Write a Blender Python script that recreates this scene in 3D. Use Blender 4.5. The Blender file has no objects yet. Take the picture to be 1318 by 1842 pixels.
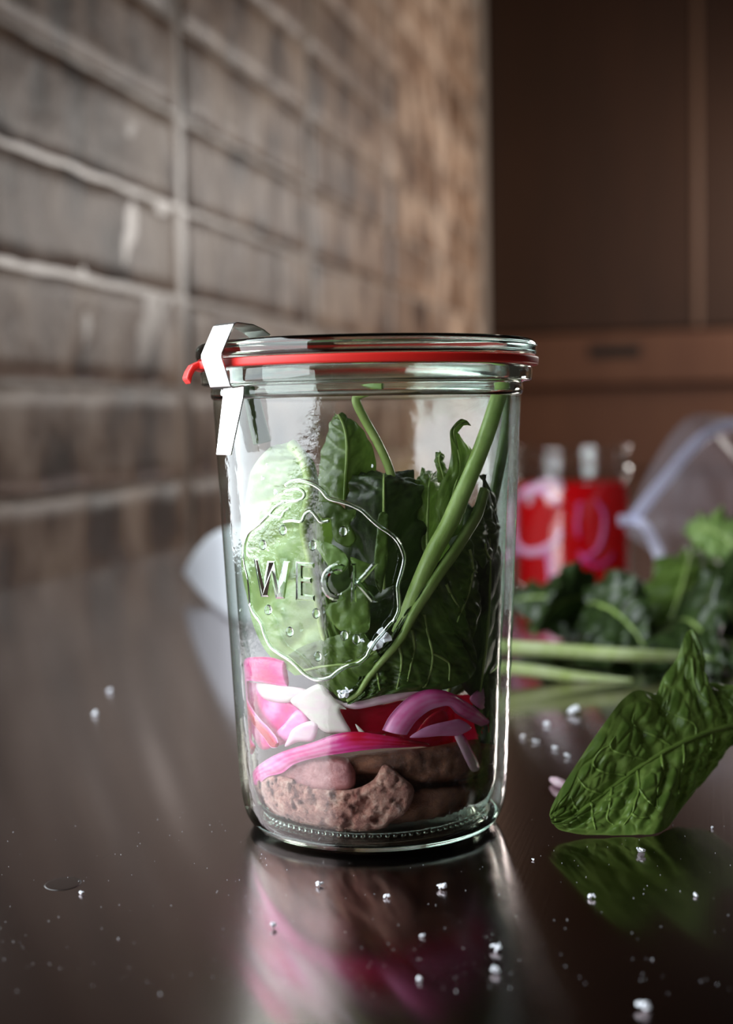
import bpy, bmesh, math, random
from mathutils import Vector, Matrix, noise
from mathutils.geometry import delaunay_2d_cdt
from mathutils.bvhtree import BVHTree
random.seed(7)
sc = bpy.context.scene
COL = sc.collection
R = math.radians
MM = 0.001

# ------------------------------------------------------------------ camera
FPX = 50.0 / 36.0 * 1842
CAM = Vector((-0.0008, -0.455, 0.1295))
PITCH, ROLL = R(3.68), R(1.0)
fw = Vector((0, math.cos(PITCH), -math.sin(PITCH)))
rt0 = Vector((1, 0, 0)); up0 = rt0.cross(fw)
rt = rt0 * math.cos(ROLL) - up0 * math.sin(ROLL)
up = up0 * math.cos(ROLL) + rt0 * math.sin(ROLL)
cd = bpy.data.cameras.new('camera'); cam = bpy.data.objects.new('camera', cd); COL.objects.link(cam)
cam.matrix_world = Matrix(((rt.x, up.x, -fw.x, CAM.x), (rt.y, up.y, -fw.y, CAM.y), (rt.z, up.z, -fw.z, CAM.z), (0, 0, 0, 1)))
cd.sensor_fit = 'VERTICAL'; cd.sensor_height = 36; cd.sensor_width = 36 * 1318 / 1842; cd.lens = 50
cd.clip_start = 0.01; cd.clip_end = 50
cd.dof.use_dof = True; cd.dof.focus_distance = 0.424; cd.dof.aperture_fstop = 7.6
sc.camera = cam

# ------------------------------------------------------------------ world, lights, exposure
w = bpy.data.worlds.new('world'); sc.world = w; w.use_nodes = True
w.node_tree.nodes['Background'].inputs[0].default_value = (1.0, 0.86, 0.76, 1)
w.node_tree.nodes['Background'].inputs[1].default_value = 0.020

def area(name, loc, target, sx, sy, power, col):
    ld = bpy.data.lights.new(name, 'AREA'); ld.shape = 'RECTANGLE'; ld.size = sx; ld.size_y = sy
    ld.energy = power; ld.color = col
    o = bpy.data.objects.new(name, ld); COL.objects.link(o); o.location = loc
    d = Vector(target) - Vector(loc)
    o.rotation_euler = d.to_track_quat('-Z', 'Y').to_euler()
    return o
# the left wall runs away from the camera; W0 is a point at its foot, WD its direction
W0 = Vector((-0.281, 0.687, 0)); WA = R(75.96)
WD = Vector((math.cos(WA), math.sin(WA), 0)); WN = Vector((WD.y, -WD.x, 0))      # WN points into the room
def wl(a, c, z): return W0 + WD * a + WN * c + Vector((0, 0, z))
win = wl(-1.02, -0.01, 0.50)
area('window_light', win, win + WN, 1.24, 0.94, 24, (0.88, 0.95, 1.0))
area('side_fill_light', (1.25, 2.45, 0.62), (0.1, 2.15, 0.22), 0.6, 0.42, 14, (1.0, 0.94, 0.88))  # unseen lamp added at the back right to light the tile wall

vs = sc.view_settings
vs.view_transform = 'Standard'; vs.look = 'None'; vs.gamma = 1; vs.use_curve_mapping = False; vs.exposure = 0.22
sc.cycles.transparent_max_bounces = 32
sc.cycles.max_bounces = 14; sc.cycles.transmission_bounces = 12

# ------------------------------------------------------------------ pixel -> place helpers
def ray(x, y): return (fw * FPX + rt * (x - 659) + up * (921 - y)).normalized()
def P(x, y, Y):
    d = ray(x, y); return CAM + d * ((Y - CAM.y) / d.y)
def T(x, y, z=0.0):
    d = ray(x, y); return CAM + d * ((z - CAM.z) / d.z)
def lerp_prof(prof, z):
    if z <= prof[0][1]: return prof[0][0]
    for (r0, z0), (r1, z1) in zip(prof, prof[1:]):
        if z <= z1: return r0 + (r1 - r0) * (z - z0) / max(1e-9, z1 - z0)
    return prof[-1][0]
R_IN = [(33, 4.9), (37, 7), (39.3, 12), (40.2, 20), (45.9, 136), (46, 150)]
R_OUT = [(36.5, 0), (39.4, 1.3), (41.6, 5), (42.8, 11), (43.4, 18), (48.9, 136.5), (49, 150)]
def on_cone(x, y, prof, inset):
    d = ray(x, y); z = 0.08; p = None
    for _ in range(8):
        r = (lerp_prof(prof, z / MM) - inset) * MM
        a = d.x * d.x + d.y * d.y; b = 2 * (CAM.x * d.x + CAM.y * d.y); c = CAM.x ** 2 + CAM.y ** 2 - r * r
        q = max(0.0, b * b - 4 * a * c)
        t = (-b - math.sqrt(q)) / (2 * a); p = CAM + d * t; z = max(0.005, p.z)
    if p.z < 0.005: p.z = 0.005
    rr = math.hypot(p.x, p.y); lim = (lerp_prof(prof, p.z / MM) - min(inset, 0.6)) * MM
    if rr > lim: p.x *= lim / rr; p.y *= lim / rr
    return p
def G(x, y, inset=1.0): return on_cone(x, y, R_IN, inset)
def GO(x, y, proud=0.0): return on_cone(x, y, R_OUT, -proud)

# ------------------------------------------------------------------ materials
def mat(name):
    m = bpy.data.materials.new(name); m.use_nodes = True; m.node_tree.nodes.clear()
    return m, m.node_tree.nodes, m.node_tree.links
def N(nodes, t, **kw):
    n = nodes.new(t)
    for k, v in kw.items():
        if k in n.inputs.keys(): n.inputs[k].default_value = v
        else: setattr(n, k, v)
    return n
def srgb(r, g, b):
    f = lambda c: (c / 255 / 12.92) if c / 255 <= 0.04045 else ((c / 255 + 0.055) / 1.055) ** 2.4
    return (f(r), f(g), f(b), 1)
def ramp(nodes, stops):
    n = nodes.new('ShaderNodeValToRGB'); e = n.color_ramp.elements
    while len(e) < len(stops): e.new(0.5)
    for el, (p, c) in zip(e, stops): el.position = p; el.color = c
    return n
def noise_tex(nodes, links, scale, detail=4, rough=0.5, coord='Object', mapping=None):
    tc = nodes.new('ShaderNodeTexCoord'); n = N(nodes, 'ShaderNodeTexNoise', Scale=scale, Detail=detail, Roughness=rough)
    if mapping:
        mp = nodes.new('ShaderNodeMapping'); mp.inputs['Scale'].default_value = mapping
        links.new(tc.outputs[coord], mp.inputs[0]); links.new(mp.outputs[0], n.inputs['Vector'])
    else: links.new(tc.outputs[coord], n.inputs['Vector'])
    return n
def bump(nodes, links, src, strength, dist):
    b = N(nodes, 'ShaderNodeBump', Strength=strength, Distance=dist); links.new(src, b.inputs['Height']); return b
def simple(name, col, rough=0.5, metal=0.0, **kw):
    m, n, l = mat(name); p = N(n, 'ShaderNodeBsdfPrincipled', **kw)
    p.inputs['Base Color'].default_value = col; p.inputs['Roughness'].default_value = rough; p.inputs['Metallic'].default_value = metal
    o = n.new('ShaderNodeOutputMaterial'); l.new(p.outputs[0], o.inputs[0]); return m

def thin_glass(name, tint, rough=0.0, wav=0.0, haze=0.0, hazecol=(1, 1, 1, 1), f0=0.04):
    """a thin clear wall: light goes straight through, Fresnel reflection, tint grows with the slant of the path"""
    m, n, l = mat(name); geo = n.new('ShaderNodeNewGeometry')
    dot = n.new('ShaderNodeVectorMath'); dot.operation = 'DOT_PRODUCT'
    l.new(geo.outputs['Incoming'], dot.inputs[0]); l.new(geo.outputs['Normal'], dot.inputs[1])
    ab = N(n, 'ShaderNodeMath', operation='ABSOLUTE'); l.new(dot.outputs['Value'], ab.inputs[0])
    sub = N(n, 'ShaderNodeMath', operation='SUBTRACT'); sub.inputs[0].default_value = 1; l.new(ab.outputs[0], sub.inputs[1])
    pw = N(n, 'ShaderNodeMath', operation='POWER'); l.new(sub.outputs[0], pw.inputs[0]); pw.inputs[1].default_value = 5
    ma = N(n, 'ShaderNodeMath', operation='MULTIPLY_ADD'); l.new(pw.outputs[0], ma.inputs[0]); ma.inputs[1].default_value = 1 - f0; ma.inputs[2].default_value = f0
    p3 = N(n, 'ShaderNodeMath', operation='POWER'); l.new(sub.outputs[0], p3.inputs[0]); p3.inputs[1].default_value = 4
    mx = N(n, 'ShaderNodeMix', data_type='RGBA'); mx.inputs[6].default_value = (0.985, 0.99, 0.985, 1); mx.inputs[7].default_value = tint
    l.new(p3.outputs[0], mx.inputs[0])
    tr = n.new('ShaderNodeBsdfTransparent'); l.new(mx.outputs[2], tr.inputs[0])
    gl = N(n, 'ShaderNodeBsdfGlossy', Roughness=rough); gl.inputs[0].default_value = (1, 1, 1, 1)
    if wav:
        nt = noise_tex(n, l, wav, 3); b = bump(n, l, nt.outputs[0], 0.35, 0.0004); l.new(b.outputs[0], gl.inputs['Normal'])
    ms = n.new('ShaderNodeMixShader'); l.new(ma.outputs[0], ms.inputs[0]); l.new(tr.outputs[0], ms.inputs[1]); l.new(gl.outputs[0], ms.inputs[2])
    last = ms
    if haze:
        df = N(n, 'ShaderNodeBsdfDiffuse'); df.inputs[0].default_value = hazecol
        tl = N(n, 'ShaderNodeBsdfTranslucent'); tl.inputs[0].default_value = hazecol
        m2 = n.new('ShaderNodeMixShader'); m2.inputs[0].default_value = 0.5; l.new(df.outputs[0], m2.inputs[1]); l.new(tl.outputs[0], m2.inputs[2])
        m3 = n.new('ShaderNodeMixShader'); m3.inputs[0].default_value = haze; l.new(ms.outputs[0], m3.inputs[1]); l.new(m2.outputs[0], m3.inputs[2]); last = m3
    o = n.new('ShaderNodeOutputMaterial'); l.new(last.outputs[0], o.inputs[0]); return m
def solid_glass(name, col):
    m, n, l = mat(name); g = N(n, 'ShaderNodeBsdfGlass', IOR=1.5, Roughness=0.0); g.inputs[0].default_value = col
    o = n.new('ShaderNodeOutputMaterial'); l.new(g.outputs[0], o.inputs[0]); return m

def leaf_mat(name, dark, light, vein, trans, tfac=0.3, rough=0.36):
    m, n, l = mat(name)
    at = N(n, 'ShaderNodeAttribute', attribute_name='vein')
    nt = noise_tex(n, l, 90, 4, 0.6)
    r1 = ramp(n, [(0.3, dark), (0.7, light)]); l.new(nt.outputs[0], r1.inputs[0])
    mx = N(n, 'ShaderNodeMix', data_type='RGBA'); l.new(at.outputs['Fac'], mx.inputs[0]); l.new(r1.outputs[0], mx.inputs[6]); mx.inputs[7].default_value = vein
    p = N(n, 'ShaderNodeBsdfPrincipled', Roughness=rough); l.new(mx.outputs[2], p.inputs['Base Color'])
    n2 = noise_tex(n, l, 420, 4, 0.6); b = bump(n, l, n2.outputs[0], 0.35, 0.0006); l.new(b.outputs[0], p.inputs['Normal'])
    tl = n.new('ShaderNodeBsdfTranslucent'); tl.inputs[0].default_value = trans
    ms = n.new('ShaderNodeMixShader'); ms.inputs[0].default_value = tfac; l.new(p.outputs[0], ms.inputs[1]); l.new(tl.outputs[0], ms.inputs[2])
    o = n.new('ShaderNodeOutputMaterial'); l.new(ms.outputs[0], o.inputs[0]); return m
def tone_mat(name, stops, rough=0.25, tfac=0.35, bscale=260, bstr=0.25):
    m, n, l = mat(name)
    at = N(n, 'ShaderNodeAttribute', attribute_name='tone')
    nt = noise_tex(n, l, 160, 3, 0.5, mapping=(1, 1, 2.5))
    ad = N(n, 'ShaderNodeMath', operation='MULTIPLY_ADD'); l.new(nt.outputs[0], ad.inputs[0]); ad.inputs[1].default_value = 0.28; l.new(at.outputs['Fac'], ad.inputs[2])
    su = N(n, 'ShaderNodeMath', operation='SUBTRACT'); l.new(ad.outputs[0], su.inputs[0]); su.inputs[1].default_value = 0.14
    r1 = ramp(n, stops); l.new(su.outputs[0], r1.inputs[0])
    p = N(n, 'ShaderNodeBsdfPrincipled', Roughness=rough); l.new(r1.outputs[0], p.inputs['Base Color'])
    n2 = noise_tex(n, l, bscale, 3); b = bump(n, l, n2.outputs[0], bstr, 0.0006); l.new(b.outputs[0], p.inputs['Normal'])
    tl = n.new('ShaderNodeBsdfTranslucent'); l.new(r1.outputs[0], tl.inputs[0])
    ms = n.new('ShaderNodeMixShader'); ms.inputs[0].default_value = tfac; l.new(p.outputs[0], ms.inputs[1]); l.new(tl.outputs[0], ms.inputs[2])
    o = n.new('ShaderNodeOutputMaterial'); l.new(ms.outputs[0], o.inputs[0]); return m
def meat_mat(name, a, b_, c, rough, s=160, bs=1.0):
    m, n, l = mat(name)
    nt = noise_tex(n, l, s, 8, 0.7); r1 = ramp(n, [(0.32, a), (0.5, b_), (0.68, c)]); l.new(nt.outputs[0], r1.inputs[0])
    p = N(n, 'ShaderNodeBsdfPrincipled', Roughness=rough); l.new(r1.outputs[0], p.inputs['Base Color'])
    n2 = noise_tex(n, l, s * 3, 8, 0.7); b = bump(n, l, n2.outputs[0], bs, 0.0016); l.new(b.outputs[0], p.inputs['Normal'])
    o = n.new('ShaderNodeOutputMaterial'); l.new(p.outputs[0], o.inputs[0]); return m

def counter_mat():
    m, n, l = mat('dark_brushed_steel')
    tc = n.new('ShaderNodeTexCoord')
    nt = noise_tex(n, l, 6, 5, 0.6); r1 = ramp(n, [(0.3, (0.30, 0.242, 0.242, 1)), (0.7, (0.36, 0.295, 0.29, 1))]); l.new(nt.outputs[0], r1.inputs[0])
    p = N(n, 'ShaderNodeBsdfPrincipled', Metallic=1.0, Roughness=0.14, Anisotropic=0.95); l.new(r1.outputs[0], p.inputs['Base Color'])
    tv = N(n, 'ShaderNodeCombineXYZ', X=math.cos(R(BRUSH)), Y=math.sin(R(BRUSH)), Z=0)
    l.new(tv.outputs[0], p.inputs['Tangent'])
    mp = n.new('ShaderNodeMapping'); mp.inputs['Rotation'].default_value = (0, 0, R(-BRUSH)); mp.inputs['Scale'].default_value = (14, 900, 1)
    l.new(tc.outputs['Object'], mp.inputs[0]); n2 = N(n, 'ShaderNodeTexNoise', Scale=1.0, Detail=3); l.new(mp.outputs[0], n2.inputs['Vector'])
    b = bump(n, l, n2.outputs[0], 0.06, 0.0002); l.new(b.outputs[0], p.inputs['Normal'])
    o = n.new('ShaderNodeOutputMaterial'); l.new(p.outputs[0], o.inputs[0]); return m
BRUSH = -24
def tile_mat():
    m, n, l = mat('taupe_glazed_tile')
    oi = n.new('ShaderNodeObjectInfo')
    tc = n.new('ShaderNodeTexCoord'); va = n.new('ShaderNodeVectorMath'); va.operation = 'ADD'
    sc_ = n.new('ShaderNodeVectorMath'); sc_.operation = 'SCALE'; sc_.inputs[3].default_value = 7.0
    cx = n.new('ShaderNodeCombineXYZ'); l.new(oi.outputs['Random'], cx.inputs[0]); l.new(oi.outputs['Random'], cx.inputs[1])
    l.new(cx.outputs[0], sc_.inputs[0]); l.new(tc.outputs['Object'], va.inputs[0]); l.new(sc_.outputs[0], va.inputs[1])
    mp = n.new('ShaderNodeMapping'); mp.inputs['Scale'].default_value = (15, 15, 9); l.new(va.outputs[0], mp.inputs[0])
    nt = N(n, 'ShaderNodeTexNoise', Scale=1.0, Detail=4, Roughness=0.55); l.new(mp.outputs[0], nt.inputs['Vector'])
    r1 = ramp(n, [(0.38, srgb(60, 37, 22)), (0.46, srgb(116, 88, 68)), (0.55, srgb(144, 118, 98)), (0.64, srgb(180, 156, 136))]); l.new(nt.outputs[0], r1.inputs[0])
    hv = n.new('ShaderNodeHueSaturation'); l.new(r1.outputs[0], hv.inputs['Color'])
    mr = N(n, 'ShaderNodeMapRange'); l.new(oi.outputs['Random'], mr.inputs[0]); mr.inputs[3].default_value = 0.85; mr.inputs[4].default_value = 1.12
    l.new(mr.outputs[0], hv.inputs['Value'])
    p = N(n, 'ShaderNodeBsdfPrincipled', Roughness=0.45); p.inputs['Specular IOR Level'].default_value = 0.25; l.new(hv.outputs[0], p.inputs['Base Color'])
    b = bump(n, l, nt.outputs[0], 0.8, 0.006); l.new(b.outputs[0], p.inputs['Normal'])
    o = n.new('ShaderNodeOutputMaterial'); l.new(p.outputs[0], o.inputs[0]); return m
def wood_mat(name, a, b_):
    m, n, l = mat(name)
    nt = noise_tex(n, l, 5, 6, 0.6, mapping=(2, 2, 0.35)); r1 = ramp(n, [(0.3, a), (0.7, b_)]); l.new(nt.outputs[0], r1.inputs[0])
    p = N(n, 'ShaderNodeBsdfPrincipled', Roughness=0.45); l.new(r1.outputs[0], p.inputs['Base Color'])
    o = n.new('ShaderNodeOutputMaterial'); l.new(p.outputs[0], o.inputs[0]); return m

M = {}
M['counter'] = counter_mat(); M['tile'] = tile_mat()
M['grout'] = simple('grey_grout', srgb(150, 136, 124), 0.35)
M['wood'] = wood_mat('dark_walnut', srgb(50, 30, 17), srgb(60, 36, 21))
M['wood_drawer'] = wood_mat('walnut_window_lit', srgb(92, 59, 42), srgb(104, 70, 50))  # same walnut, window light on the drawer put into the lighter brown
M['wood_seam'] = simple('walnut_seam_highlight', srgb(104, 78, 62), 0.4)  # lighter tone, light caught along the door seam put into the colour
M['slot'] = simple('shadow_slot', srgb(24, 16, 11), 0.6)
M['glass'] = thin_glass('clear_jar_wall', (0.45, 0.62, 0.50, 1), 0.0, 300)
M['glass_solid'] = solid_glass('solid_clear_glass', (0.94, 0.985, 0.955, 1))
M['glass2'] = thin_glass('clear_small_jar_wall', (0.7, 0.75, 0.75, 1), 0.02)
M['rubber'] = simple('red_rubber', srgb(214, 34, 26), 0.45)
M['steel'] = simple('brushed_clip_steel', (0.78, 0.77, 0.75, 1), 0.28, 1.0)
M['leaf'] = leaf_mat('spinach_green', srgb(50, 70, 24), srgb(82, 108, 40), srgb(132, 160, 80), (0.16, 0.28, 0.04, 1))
M['leaf_dark'] = leaf_mat('spinach_green_shaded', srgb(18, 29, 12), srgb(34, 50, 21), srgb(78, 100, 50), (0.04, 0.08, 0.015, 1), 0.12)  # green darkened, shade between the packed leaves put into the colour
M['leaf_pale'] = leaf_mat('spinach_pale_green', srgb(96, 130, 62), srgb(134, 164, 92), srgb(170, 192, 120), (0.3, 0.45, 0.10, 1), 0.35)
M['leaf_hero'] = leaf_mat('spinach_veined_green', srgb(68, 94, 34), srgb(100, 128, 54), srgb(152, 176, 92), (0.09, 0.16, 0.02, 1), 0.15, 0.4)
M['stem'] = leaf_mat('spinach_stem_green', srgb(128, 156, 74), srgb(176, 198, 122), srgb(180, 200, 128), (0.3, 0.45, 0.1, 1), 0.25, 0.3)
M['stem_pale'] = leaf_mat('spinach_stem_pale', srgb(184, 204, 120), srgb(222, 232, 186), srgb(222, 232, 186), (0.35, 0.5, 0.15, 1), 0.25, 0.3)
M['stem_rib'] = leaf_mat('spinach_rib_green', srgb(104, 132, 56), srgb(130, 158, 74), srgb(130, 158, 74), (0.1, 0.2, 0.03, 1), 0.15, 0.4)
M['leaf_front'] = leaf_mat('spinach_dark_veined_green', srgb(36, 56, 18), srgb(58, 82, 28), srgb(120, 146, 66), (0.07, 0.13, 0.02, 1), 0.15, 0.38)
PINK = [(0.0, srgb(230, 228, 218)), (0.3, srgb(244, 176, 224)), (0.55, srgb(230, 70, 158)), (0.8, srgb(206, 26, 60)), (1.0, srgb(150, 6, 22))]
M['onion'] = tone_mat('pickled_onion', PINK)
M['meat'] = meat_mat('sliced_beef_cut', srgb(124, 62, 56), srgb(188, 134, 120), srgb(222, 186, 170), 0.4, 260)
M['meat_rosy'] = meat_mat('sliced_beef_rosy', srgb(120, 66, 70), srgb(168, 112, 112), srgb(196, 150, 146), 0.3, 90, 0.5)
M['meat_brown'] = meat_mat('sliced_beef_seared_shaded', srgb(78, 46, 32), srgb(128, 84, 62), srgb(164, 116, 88), 0.3)  # seared brown made darker, shade on the right slices put into the colour
M['salt'] = simple('flaky_salt', (0.88, 0.9, 0.95, 1), 0.35)
M['paper'] = simple('white_paper', (0.82, 0.85, 0.9, 1), 0.7)
M['bag'] = thin_glass('clear_plastic_film', (0.85, 0.86, 0.92, 1), 0.42, 60, 0.16, (0.8, 0.78, 0.9, 1))
M['zip'] = thin_glass('plastic_zip_strip', (0.8, 0.82, 0.92, 1), 0.2, 0, 0.5, (0.78, 0.8, 1.0, 1))
M['drop_dark'] = simple('dark_drop_brown', srgb(34, 25, 22), 0.3)  # plain dark brown for the flat oval drop

def brine():
    m, n, l = mat('red_brine')
    p = N(n, 'ShaderNodeBsdfPrincipled', Roughness=0.12); p.inputs['Base Color'].default_value = srgb(222, 8, 22)
    tl = n.new('ShaderNodeBsdfTranslucent'); tl.inputs[0].default_value = srgb(245, 20, 30)
    ms = n.new('ShaderNodeMixShader'); ms.inputs[0].default_value = 0.5; l.new(p.outputs[0], ms.inputs[1]); l.new(tl.outputs[0], ms.inputs[2])
    o = n.new('ShaderNodeOutputMaterial'); l.new(ms.outputs[0], o.inputs[0]); return m
M['brine'] = brine()

# ------------------------------------------------------------------ mesh helpers
def obj(name, verts, faces, m, parent=None, smooth=True, attrs=None, bevel=0):
    me = bpy.data.meshes.new(name); me.from_pydata([tuple(v) for v in verts], [], faces); me.update()
    if m: me.materials.append(m)
    if smooth:
        me.polygons.foreach_set('use_smooth', [True] * len(me.polygons))
    for k, vals in (attrs or {}).items():
        a = me.attributes.new(k, 'FLOAT', 'POINT'); a.data.foreach_set('value', vals)
    o = bpy.data.objects.new(name, me); COL.objects.link(o)
    if parent:
        o.parent = parent
        pm = parent.matrix_basis.inverted() if parent.parent is None else (parent.parent.matrix_basis @ parent.matrix_basis).inverted()
        if parent.get('_worldparts'): o.matrix_parent_inverse = pm
    return o
def thing(name, loc, label, cat, group=None):
    o = bpy.data.objects.new(name, None); COL.objects.link(o); o.location = loc; o.empty_display_size = 0.01
    o['_worldparts'] = 1
    return tag(o, label, cat, group)
def tag(o, label=None, cat=None, group=None, kind=None):
    if label: o['label'] = label
    if cat: o['category'] = cat
    if group: o['group'] = group
    if kind: o['kind'] = kind
    return o
def cat_rom(pts, n, closed=False):
    k = len(pts); out = []; segs = k if closed else k - 1
    g = (lambda i: pts[i % k]) if closed else (lambda i: pts[max(0, min(k - 1, i))])
    for j in range(n):
        u = j * segs / (n if closed else n - 1); i = min(int(u), segs - 1); t = u - i
        a, b, c, d = g(i - 1), g(i), g(i + 1), g(i + 2)
        out.append(0.5 * ((2 * b) + (c - a) * t + (2 * a - 5 * b + 4 * c - d) * t * t + (3 * b - a - 3 * c + d) * t ** 3))
    return out
def lathe(name, prof, m, parent=None, n=128, closed=True, loc=(0, 0, 0), smooth=True):
    """prof: (r, z) in mm round the Z axis"""
    vs_, fs, ring = [], [], []
    for r, z in prof:
        if r < 1e-6: ring.append([len(vs_)]); vs_.append((loc[0], loc[1], loc[2] + z * MM))
        else:
            ring.append(list(range(len(vs_), len(vs_) + n)))
            for j in range(n):
                a = 2 * math.pi * j / n; vs_.append((loc[0] + r * MM * math.cos(a), loc[1] + r * MM * math.sin(a), loc[2] + z * MM))
    pr = list(zip(ring, ring[1:])) + ([(ring[-1], ring[0])] if closed else [])
    for A, B in pr:
        if len(A) == 1 and len(B) == 1: continue
        for j in range(n):
            k = (j + 1) % n
            if len(A) == 1: fs.append((A[0], B[k], B[j]))
            elif len(B) == 1: fs.append((A[j], A[k], B[0]))
            else: fs.append((A[j], A[k], B[k], B[j]))
    o = obj(name, vs_, fs, m, parent, smooth)
    bm = bmesh.new(); bm.from_mesh(o.data); bmesh.ops.recalc_face_normals(bm, faces=bm.faces); bm.to_mesh(o.data); bm.free()
    return o
def round_prof(pts, rad, k=4):
    """round the corners of an open or closed profile given as (r, z)"""
    out = []; n = len(pts)
    for i, p in enumerate(pts):
        p = Vector(p); a = Vector(pts[i - 1]); b = Vector(pts[(i + 1) % n])
        da, db = a - p, b - p; q = min(rad, da.length * .45, db.length * .45)
        if p.x < 1e-6 or q < 1e-6: out.append((p.x, p.y)); continue
        s, e = p + da.normalized() * q, p + db.normalized() * q
        for j in range(k + 1):
            t = j / k; c = s * (1 - t) ** 2 + p * 2 * t * (1 - t) + e * t * t; out.append((c.x, c.y))
    return out
def tube(name, pts, radii, m, parent=None, seg=10, n=None, attrs=None, flat=1.0, verts_only=False, closed=False, updir=None):
    n = n or max(8, len(pts) * 5); c = cat_rom([Vector(p) for p in pts], n, closed)
    rr = cat_rom([Vector((r, 0, 0)) for r in radii], n, closed) if len(radii) == len(pts) else [Vector((radii[0] + (radii[-1] - radii[0]) * i / (n - 1), 0, 0)) for i in range(n)]
    vs_, fs = [], []; ref = updir
    for i in range(n):
        t = (c[(i + 1) % n] - c[i - 1]) if closed else (c[min(i + 1, n - 1)] - c[max(i - 1, 0)]); t.normalize()
        if ref is None: ref = Vector((0, 0, 1)) if abs(t.z) < 0.9 else Vector((0, 1, 0))
        b = t.cross(ref)
        if b.length < 1e-6: b = t.orthogonal()
        b.normalize(); nn = b.cross(t).normalized()
        if updir is None: ref = nn
        r = abs(rr[i].x)
        for k in range(seg):
            a = 2 * math.pi * k / seg; vs_.append(c[i] + b * (r * math.cos(a)) + nn * (r * flat * math.sin(a)))
    for i in range(n if closed else n - 1):
        i2 = (i + 1) % n
        for k in range(seg):
            k2 = (k + 1) % seg; fs.append((i * seg + k, i * seg + k2, i2 * seg + k2, i2 * seg + k))
    if not closed:
        fs.append(tuple(range(seg))[::-1]); fs.append(tuple((n - 1) * seg + k for k in range(seg)))
    if verts_only: return vs_, fs
    return obj(name, vs_, fs, m, parent, True, attrs)
def merge(parts):
    V_, F_ = [], []
    for v, f in parts:
        o = len(V_); V_ += list(v); F_ += [tuple(i + o for i in q) for q in f]
    return V_, F_
def box(name, lo, hi, m, parent=None, bev=0.0, fn=None):
    bm = bmesh.new(); bmesh.ops.create_cube(bm, size=1)
    for v in bm.verts: v.co = Vector([lo[i] + (hi[i] - lo[i]) * (v.co[i] + .5) for i in range(3)])
    if bev: bmesh.ops.bevel(bm, geom=bm.edges[:], offset=bev, segments=2, affect='EDGES', profile=0.5)
    if fn:
        for v in bm.verts: v.co = fn(v.co)
        bmesh.ops.recalc_face_normals(bm, faces=bm.faces)
    me = bpy.data.meshes.new(name); bm.to_mesh(me); bm.free(); me.materials.append(m)
    o = bpy.data.objects.new(name, me); COL.objects.link(o)
    if parent: o.parent = parent
    return o

def leaf_surface(name, L, Mi, Rr, m, parent, nu=60, nv=28, veins=6, amp=0.0008, slope=0.8, ruff=0.0, seed=0, cup=0.0, fine=0.3, lip=0.0, vtint=1.0):
    """blade spanned between a left edge, a midrib and a right edge; puffed between side veins"""
    l, c, r = (cat_rom([Vector(p) for p in q], nu) for q in (L, Mi, Rr))
    grid = []
    for i in range(nu):
        row = []
        for j in range(nv + 1):
            v = -1 + 2 * j / nv; e = l[i] if v < 0 else r[i]; a = abs(v)
            row.append(c[i].lerp(e, a))
        grid.append(row)
    vs_, att = [], []
    for i in range(nu):
        for j in range(nv + 1):
            du = grid[min(i + 1, nu - 1)][j] - grid[max(i - 1, 0)][j]; dv = grid[i][min(j + 1, nv)] - grid[i][max(j - 1, 0)]
            nn = du.cross(dv); nn = nn.normalized() if nn.length > 1e-12 else Vector((0, -1, 0))
            if nn.dot(CAM - grid[i][j]) < 0: nn = -nn
            v = -1 + 2 * j / nv; a = abs(v); u = i / (nu - 1)
            wv = u * veins + (0.0 if v < 0 else 0.45) - slope * a ** 1.15 + 0.10 * noise.noise(Vector((u * 9, v * 5, seed)))
            d = abs(wv - round(wv)) * 2
            vein = max(0.0, 1 - d / 0.2) * (1 - 0.6 * a); mid = max(0.0, 1 - a / 0.07)
            puff = min(1, d / 0.55); puff = puff * puff * (3 - 2 * puff)
            puff *= min(1, a / 0.16) * (1 - a ** 6)
            ns = noise.noise(Vector((u * veins * 2.3, v * 4.0, seed + 3))) * fine * min(1, a * 4)
            ed = ruff * a ** 3 * math.sin(u * 19 + seed * 2.1 + (2 if v > 0 else 0)) + ruff * .7 * a ** 3 * math.sin(u * 41 + seed)
            vd = noise.voronoi(Vector((u * veins * 2.6, v * 5.0 + wv * .6, seed)))[0]; cell = min(1, max(0, (vd[1] - vd[0]) / .3)); cell = cell * cell * (3 - 2 * cell)
            h = amp * min(1, u * 10 + .1) * (puff + ns + .45 * (cell - .5) * min(1, a * 6) * (1 - a ** 6)) + ed + cup * a * a - lip * a ** 8
            vs_.append(grid[i][j] + nn * h); att.append(max(vein * .8 * vtint, mid, .3 * (1 - cell)))
    fs = [(i * (nv + 1) + j, i * (nv + 1) + j + 1, (i + 1) * (nv + 1) + j + 1, (i + 1) * (nv + 1) + j) for i in range(nu - 1) for j in range(nv)]
    return obj(name, vs_, fs, m, parent, True, {'vein': att}), c
def keep_in_jar(o, gap=0.7):
    for v in o.data.vertices:
        z = v.co.z / MM; lim = (lerp_prof(R_IN, z) - gap) * MM; rr = math.hypot(v.co.x, v.co.y)
        if rr > lim: v.co.x *= lim / rr; v.co.y *= lim / rr
        if z < 5.0: v.co.z = 5.0 * MM
def ovate(base, tip, side, width, bend, curl, k=9, peak=0.42):
    base, tip, side, bend = Vector(base), Vector(tip), Vector(side).normalized(), Vector(bend)
    ax = (tip - base).normalized(); nn = ax.cross(side).normalized(); L, C, Q = [], [], []
    for i in range(k):
        u = i / (k - 1); c = base.lerp(tip, u) + bend * (4 * u * (1 - u)); x = u ** (math.log(.5) / math.log(peak))
        wd = width * max(0.02, math.sin(math.pi * x)) ** .8
        C.append(c); L.append(c - side * wd + nn * curl * wd); Q.append(c + side * wd + nn * curl * wd)
    return L, C, Q
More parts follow.
